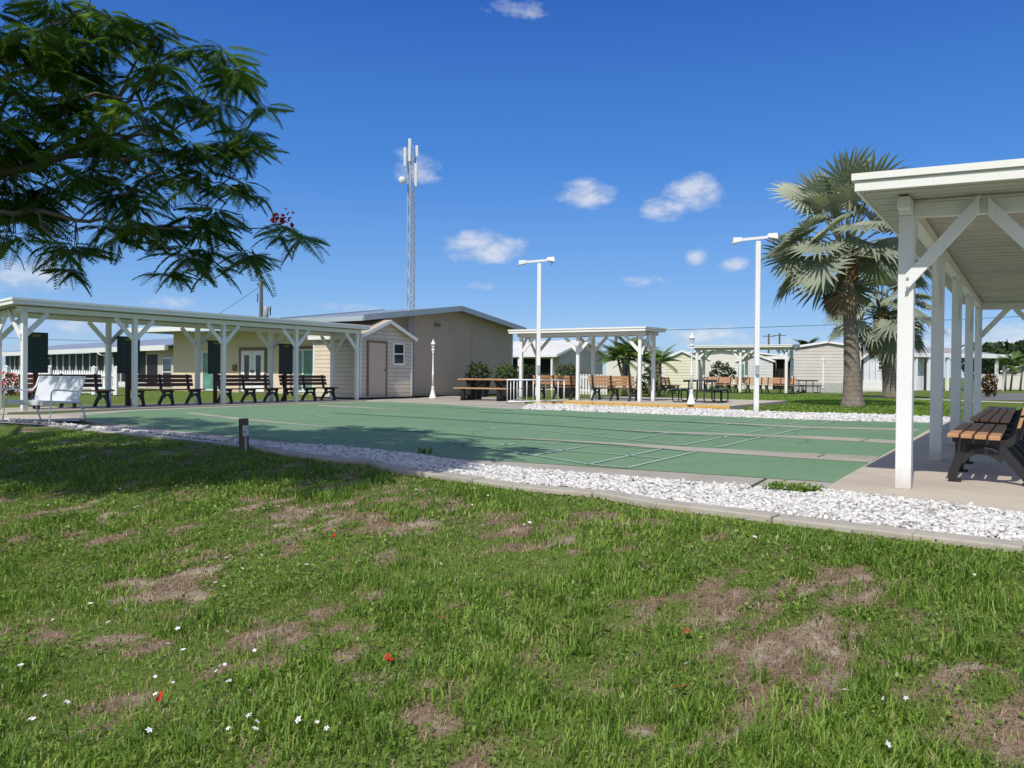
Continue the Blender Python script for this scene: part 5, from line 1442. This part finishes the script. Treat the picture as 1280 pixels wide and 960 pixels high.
keep = rng.random(len(x)) > np.clip(b_*1.0 + .35*(fbm(x-9, y+3, 1.7) > .5)*rng.random(len(x)), 0, .95)
x, y, clump, wd = x[keep], y[keep], clump[keep], wd[keep]
big = np.clip((wd-.45)*5, 0, 1)
h = (.028 + .045*big + .055*np.clip(clump-.45, 0, 1)) * rng.uniform(.55, 1.4, len(x))
h *= np.clip(1.0 - .03*(y-3), .7, 1.0) * np.clip(front(x, y)/.3, .5, 1) * .76
w_ = rng.uniform(.0028, .0065, len(x)) * (1 + .5*big) * np.clip((y/4)**.75, 1, 3)
lean = np.clip(rng.normal(.62, .28, len(x)), .05, 1.12)
tint = np.clip(.36 + 1.0*(fbm(x, y, .9)-.45) + .3*big*rng.random(len(x)) + rng.normal(0, .13, len(x)), 0, .80)
dry = rng.random(len(x)) < .14; tint[dry] = rng.uniform(.82, 1, dry.sum())
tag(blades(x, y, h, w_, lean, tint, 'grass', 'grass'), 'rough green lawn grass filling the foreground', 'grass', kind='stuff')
# longer tufts
N = 5200; cx_, cy_ = field(N, 2.3, 9.5, .9)
kk = kerb_ok(cx_, cy_) & (front(cx_, cy_) > .3) & (bareness(cx_, cy_) < .35) & (fbm(cx_+40, cy_+9, 1.3) > .47); cx_, cy_ = cx_[kk], cy_[kk]
m_ = 15
x = (cx_[:, None] + rng.normal(0, .028, (len(cx_), m_))).ravel(); y = (cy_[:, None] + rng.normal(0, .028, (len(cx_), m_))).ravel()
h = np.repeat(rng.uniform(.05, .125, len(cx_)), m_) * rng.uniform(.6, 1.25, len(x))
tag(blades(x, y, h, rng.uniform(.004, .0075, len(x)), np.clip(rng.normal(.6, .25, len(x)), .1, 1.1), np.clip(.42 + np.repeat(rng.normal(0,.1,len(cx_)), m_) + rng.normal(0, .12, len(x)), 0, .9), 'grass', 'grass_tufts'), 'longer tufts of grass standing out of the near lawn', 'grass', kind='stuff')
# thatch on the bare patches
N = 120000; x, y = field(N, 2.2, 10, 1.2); k = kerb_ok(x, y) & (rng.random(N) < bareness(x, y)*.8 + .16); x, y = x[k], y[k]
tag(blades(x, y, rng.uniform(.02, .06, len(x)), rng.uniform(.0018, .004, len(x))*np.clip((y/4)**.7, 1, 2), np.clip(rng.normal(1.05, .08, len(x)), .9, 1.13), rng.random(len(x)), 'thatch', 'dry_thatch'), 'dry brown thatch lying on the bare patches of the lawn', 'dry grass', kind='stuff')
# broad leaved weeds
N = 70000; x, y = field(N, 2.2, 12, 1.1); wd = fbm(x-20, y+31, .8)
edge = np.exp(-np.clip(front(x, y), 0, 9)*3.0)
k = kerb_ok(x, y) & (bareness(x, y) < .6) & (((wd > .48) | ((x > 1.0 + .15*y) & (y < 4.6) & (rng.random(N) < .8)) | (rng.random(N) < .18) | (rng.random(N) < edge*.5)) & (front(x, y) > .04)); x, y = x[k], y[k]; n = len(x)
q_ = quads(n, .0135, .62, .8)*np.clip((y/5)**.5, .8, 1.8)[:, None, None] + np.stack([x, y, gz(x, y) + rng.uniform(.008, .05, n)*np.clip(front(x, y)/.3, .5, 1)], 1)[:, None, :]
tag(np_obj('broad_leaf_weeds', q_.reshape(-1, 3), np.arange(n*4).reshape(-1, 4), MT['weed'], None, np.repeat(np.clip(rng.normal(.45, .22, n), 0, 1), 4)), 'low broad leaved weeds creeping through the lawn and along the kerb', 'weeds', kind='stuff')
# short turf on the far lawn
N = 90000
x = rng.uniform(4, 24, N); y = rng.uniform(19, 44, N)
fpoly = [P2(px, py, -.03) for px, py in [(920,511.5),(990,514.8),(1040,516.2),(1100,517.6),(1165,520.4),(1215,521.5),(1215,503),(1125,499),(1085,497.5),(1085,495),(985,492),(930,496),(905,503)]]
k = inpoly(x, y, fpoly); x, y = x[k], y[k]; n = len(x)
xx, yy = x, y
_g = gz
tag(blades(x, y, rng.uniform(.03, .07, n), rng.uniform(.018, .035, n), np.clip(rng.normal(.6, .2, n), .1, 1), np.clip(.50 + .4*(fbm(x, y, .5)-.45) + rng.normal(0, .12, n), 0, .85), 'grass', 'far_turf'), 'short bright green turf around the palm trunks', 'grass', kind='stuff')
# a few weeds rooted in the gravel and slab edges
wv, wf, wt = [], [], []; o_ = 0
for px, py, s_ in [(970,612.5,.10),(985,614,.13),(1000,615,.11),(1020,616,.05),(530,566.8,.026),(538,567.6,.02),(524,566,.015)]:
    q = P(px, py, 0); n = int(240*s_/.1); 
    Vv, Ff, tn = leaf_cloud(n, (q.x, q.y, .03), (s_*1.3, s_, .05), .018, .45, .1, .3); Vv[:, 2] = np.maximum(Vv[:, 2], -.01)
    wv.append(Vv); wf.append(Ff+o_); o_ += len(Vv); wt.append(np.clip(tn+.1, 0, 1))
tag(np_obj('gravel_weeds', np.concatenate(wv), np.concatenate(wf), MT['weed'], None, np.concatenate(wt)), 'small green weeds sprouting along the gravel and slab edges', 'weeds', kind='stuff')
# turf fringe between yellow kerb and far gravel
N = 9000; t_ = rng.random(N); base = [P2(px, py, 0) for px, py in [(648,507),(740,508.6),(820,510.6),(912,513)]]
i_ = np.minimum((t_*3).astype(int), 2); f_ = t_*3 - i_; bx = np.array([b[0] for b in base]); by = np.array([b[1] for b in base])
x = bx[i_]*(1-f_) + bx[i_+1]*f_ + rng.normal(0, .16, N); y = by[i_]*(1-f_) + by[i_+1]*f_ + rng.normal(0, .22, N)
tag(blades(x, y, rng.uniform(.03, .09, N), rng.uniform(.014, .03, N), rng.uniform(.2, .9, N), np.clip(rng.normal(.42, .14, N), 0, .85), 'grass', 'kerb_grass'), 'grass fringe along the foot of the yellow kerb', 'grass', kind='stuff')

# ------------------------------------------------------------------ fallen petals and small white flowers
def on_lawn(px, py):
    D = 4.0
    for _ in range(30):
        d = ray(px, py); p = EYE + d*(D/d.y); z = float(gz(p.x, p.y)); t = (z-EYE.z)/d.z; D = .5*D + .5*(d*t).y
    p = EYE + ray(px, py)*(D/ray(px, py).y); return p
wf0 = None
WF = [(330,288),(348,286),(113,768),(134,768),(105,779),(100,796),(135,792),(116,798),(157,777),(66,786),(222,801),(229,825),(26,849),(56,890),(42,917),(38,916),(250,842),(262,853),(270,856),(275,847),(281,846),(286,867),(216,873),(218,895),(312,883),(296,898),(311,912),(319,929),(321,923),(285,929),(373,920),(396,925),(408,928),(138,932),(186,934),(237,929),(194,865),(273,822),(210,820),(194,888),
      (327,706),(347,718),(383,719),(407,715),(283,706),(301,714),(303,722),(269,739),(394,764),(412,775),(318,831),(551,717),(541,842),(561,855),(634,640),(610,628),(590,640),(655,667),(662,663),(870,698),(943,684),(1186,726),(1200,800),(1104,890),(1132,895),(1110,953),(857,845),(1055,880),(1218,731),(700,650),(560,640),(520,620),(640,786),(500,770),(84,893),(172,640),(168,642),(700,940),(150,618),(300,590),(210,600),(60,640),(120,700)]
for k, (px, py) in enumerate(WF):
    if py < 400: py += 355
    p = on_lawn(px, py)
    if wf0 is None:
        m_ = MB()
        for i in range(5):
            a = i*1.2566; c_, s_ = math.cos(a), math.sin(a)
            m_.add([(0,0,0),(c_*.010-s_*.006, s_*.010+c_*.006, .003),(c_*.0185, s_*.0185, .001),(c_*.010+s_*.006, s_*.010-c_*.006, .003)], [(0,1,2,3)])
        o = wf0 = m_.build('white_flower', MT['flower_white'])
        tag(o, 'small white flower among the grass blades', 'flower', 'small white flowers scattered in the lawn')
    else:
        o = wf0.copy(); col.objects.link(o)
    o.location = (p.x, p.y, p.z + .05 + .02*random.random()); o.rotation_euler = (random.uniform(-.5,.9), random.uniform(-.5,.5), random.uniform(0,6)); s_ = random.uniform(.5,.95); o.scale = (s_, s_, s_)
rp0 = None
RP = [(483,836),(197,888),(850,872),(417,679),(224,644),(15,654),(20,716),(858,802),(760,802),(1190,913),(552,783),(398,662),(1245,680)]
lbs = ['bright scarlet fallen petal in the grass left of centre in the foreground', 'scarlet fallen petal in the lower left foreground among white flowers', 'bright scarlet fallen petal in the grass right of centre near the bottom',
       'small red fallen petal in the middle of the lawn left of centre', 'red fallen petal near the tree shadow on the left lawn', 'reddish fallen petals at the left edge just below the tree shadow', 'dull red fallen petal lower on the left edge of the lawn',
       'small brownish red petal beside the bare patch right of centre', 'faded brown petal left of the bare patch right of centre', 'small orange petal among weeds at lower right', 'dull brown petal in thick grass at the centre of the lawn', 'orange petal left of centre near the bare strip behind', 'small orange yellow petal by the kerb at far right']
for k, (px, py) in enumerate(RP):
    p = on_lawn(px, py)
    if rp0 is None:
        m_ = MB()
        for (ox, oy, a, t) in ((0,0,0,.25),(.008,.006,1.1,-.3),(-.006,.009,2.4,.5)):
            c_, s_ = math.cos(a), math.sin(a); pts_ = [(-.016,0,0),(-.004,.011,.006),(.012,.009,.010),(.019,-.003,.006),(.006,-.011,.004)]
            m_.add([(ox+x_*c_-y_*s_, oy+x_*s_+y_*c_, z_+x_*t*.5) for x_, y_, z_ in pts_], [(0,1,2,3,4)])
        o = rp0 = m_.build('fallen_petal', MT['flower_red']); tag(o, lbs[0], 'petal', 'fallen red petals on the lawn')
    else:
        o = rp0.copy(); col.objects.link(o); o['label'] = lbs[k]
    o.location = (p.x, p.y, p.z + .045); o.rotation_euler = (random.uniform(0,.8), random.uniform(-.4,.4), random.uniform(0,6)); s_ = 1.15 if k < 3 else random.uniform(.7,1.0)
    o.scale = (s_, s_, s_)
    if k > 6: o.data = o.data.copy(); o.data.materials[0] = MT['petal_dull'] if 'petal_dull' in MT else MT.setdefault('petal_dull', mat_mottled('faded_orange_petal', (.34,.10,.03), .3, 20, .7))

# crisp bounce-limited daylight render
scene.cycles.max_bounces = 6; scene.cycles.diffuse_bounces = 3; scene.cycles.transparent_max_bounces = 8
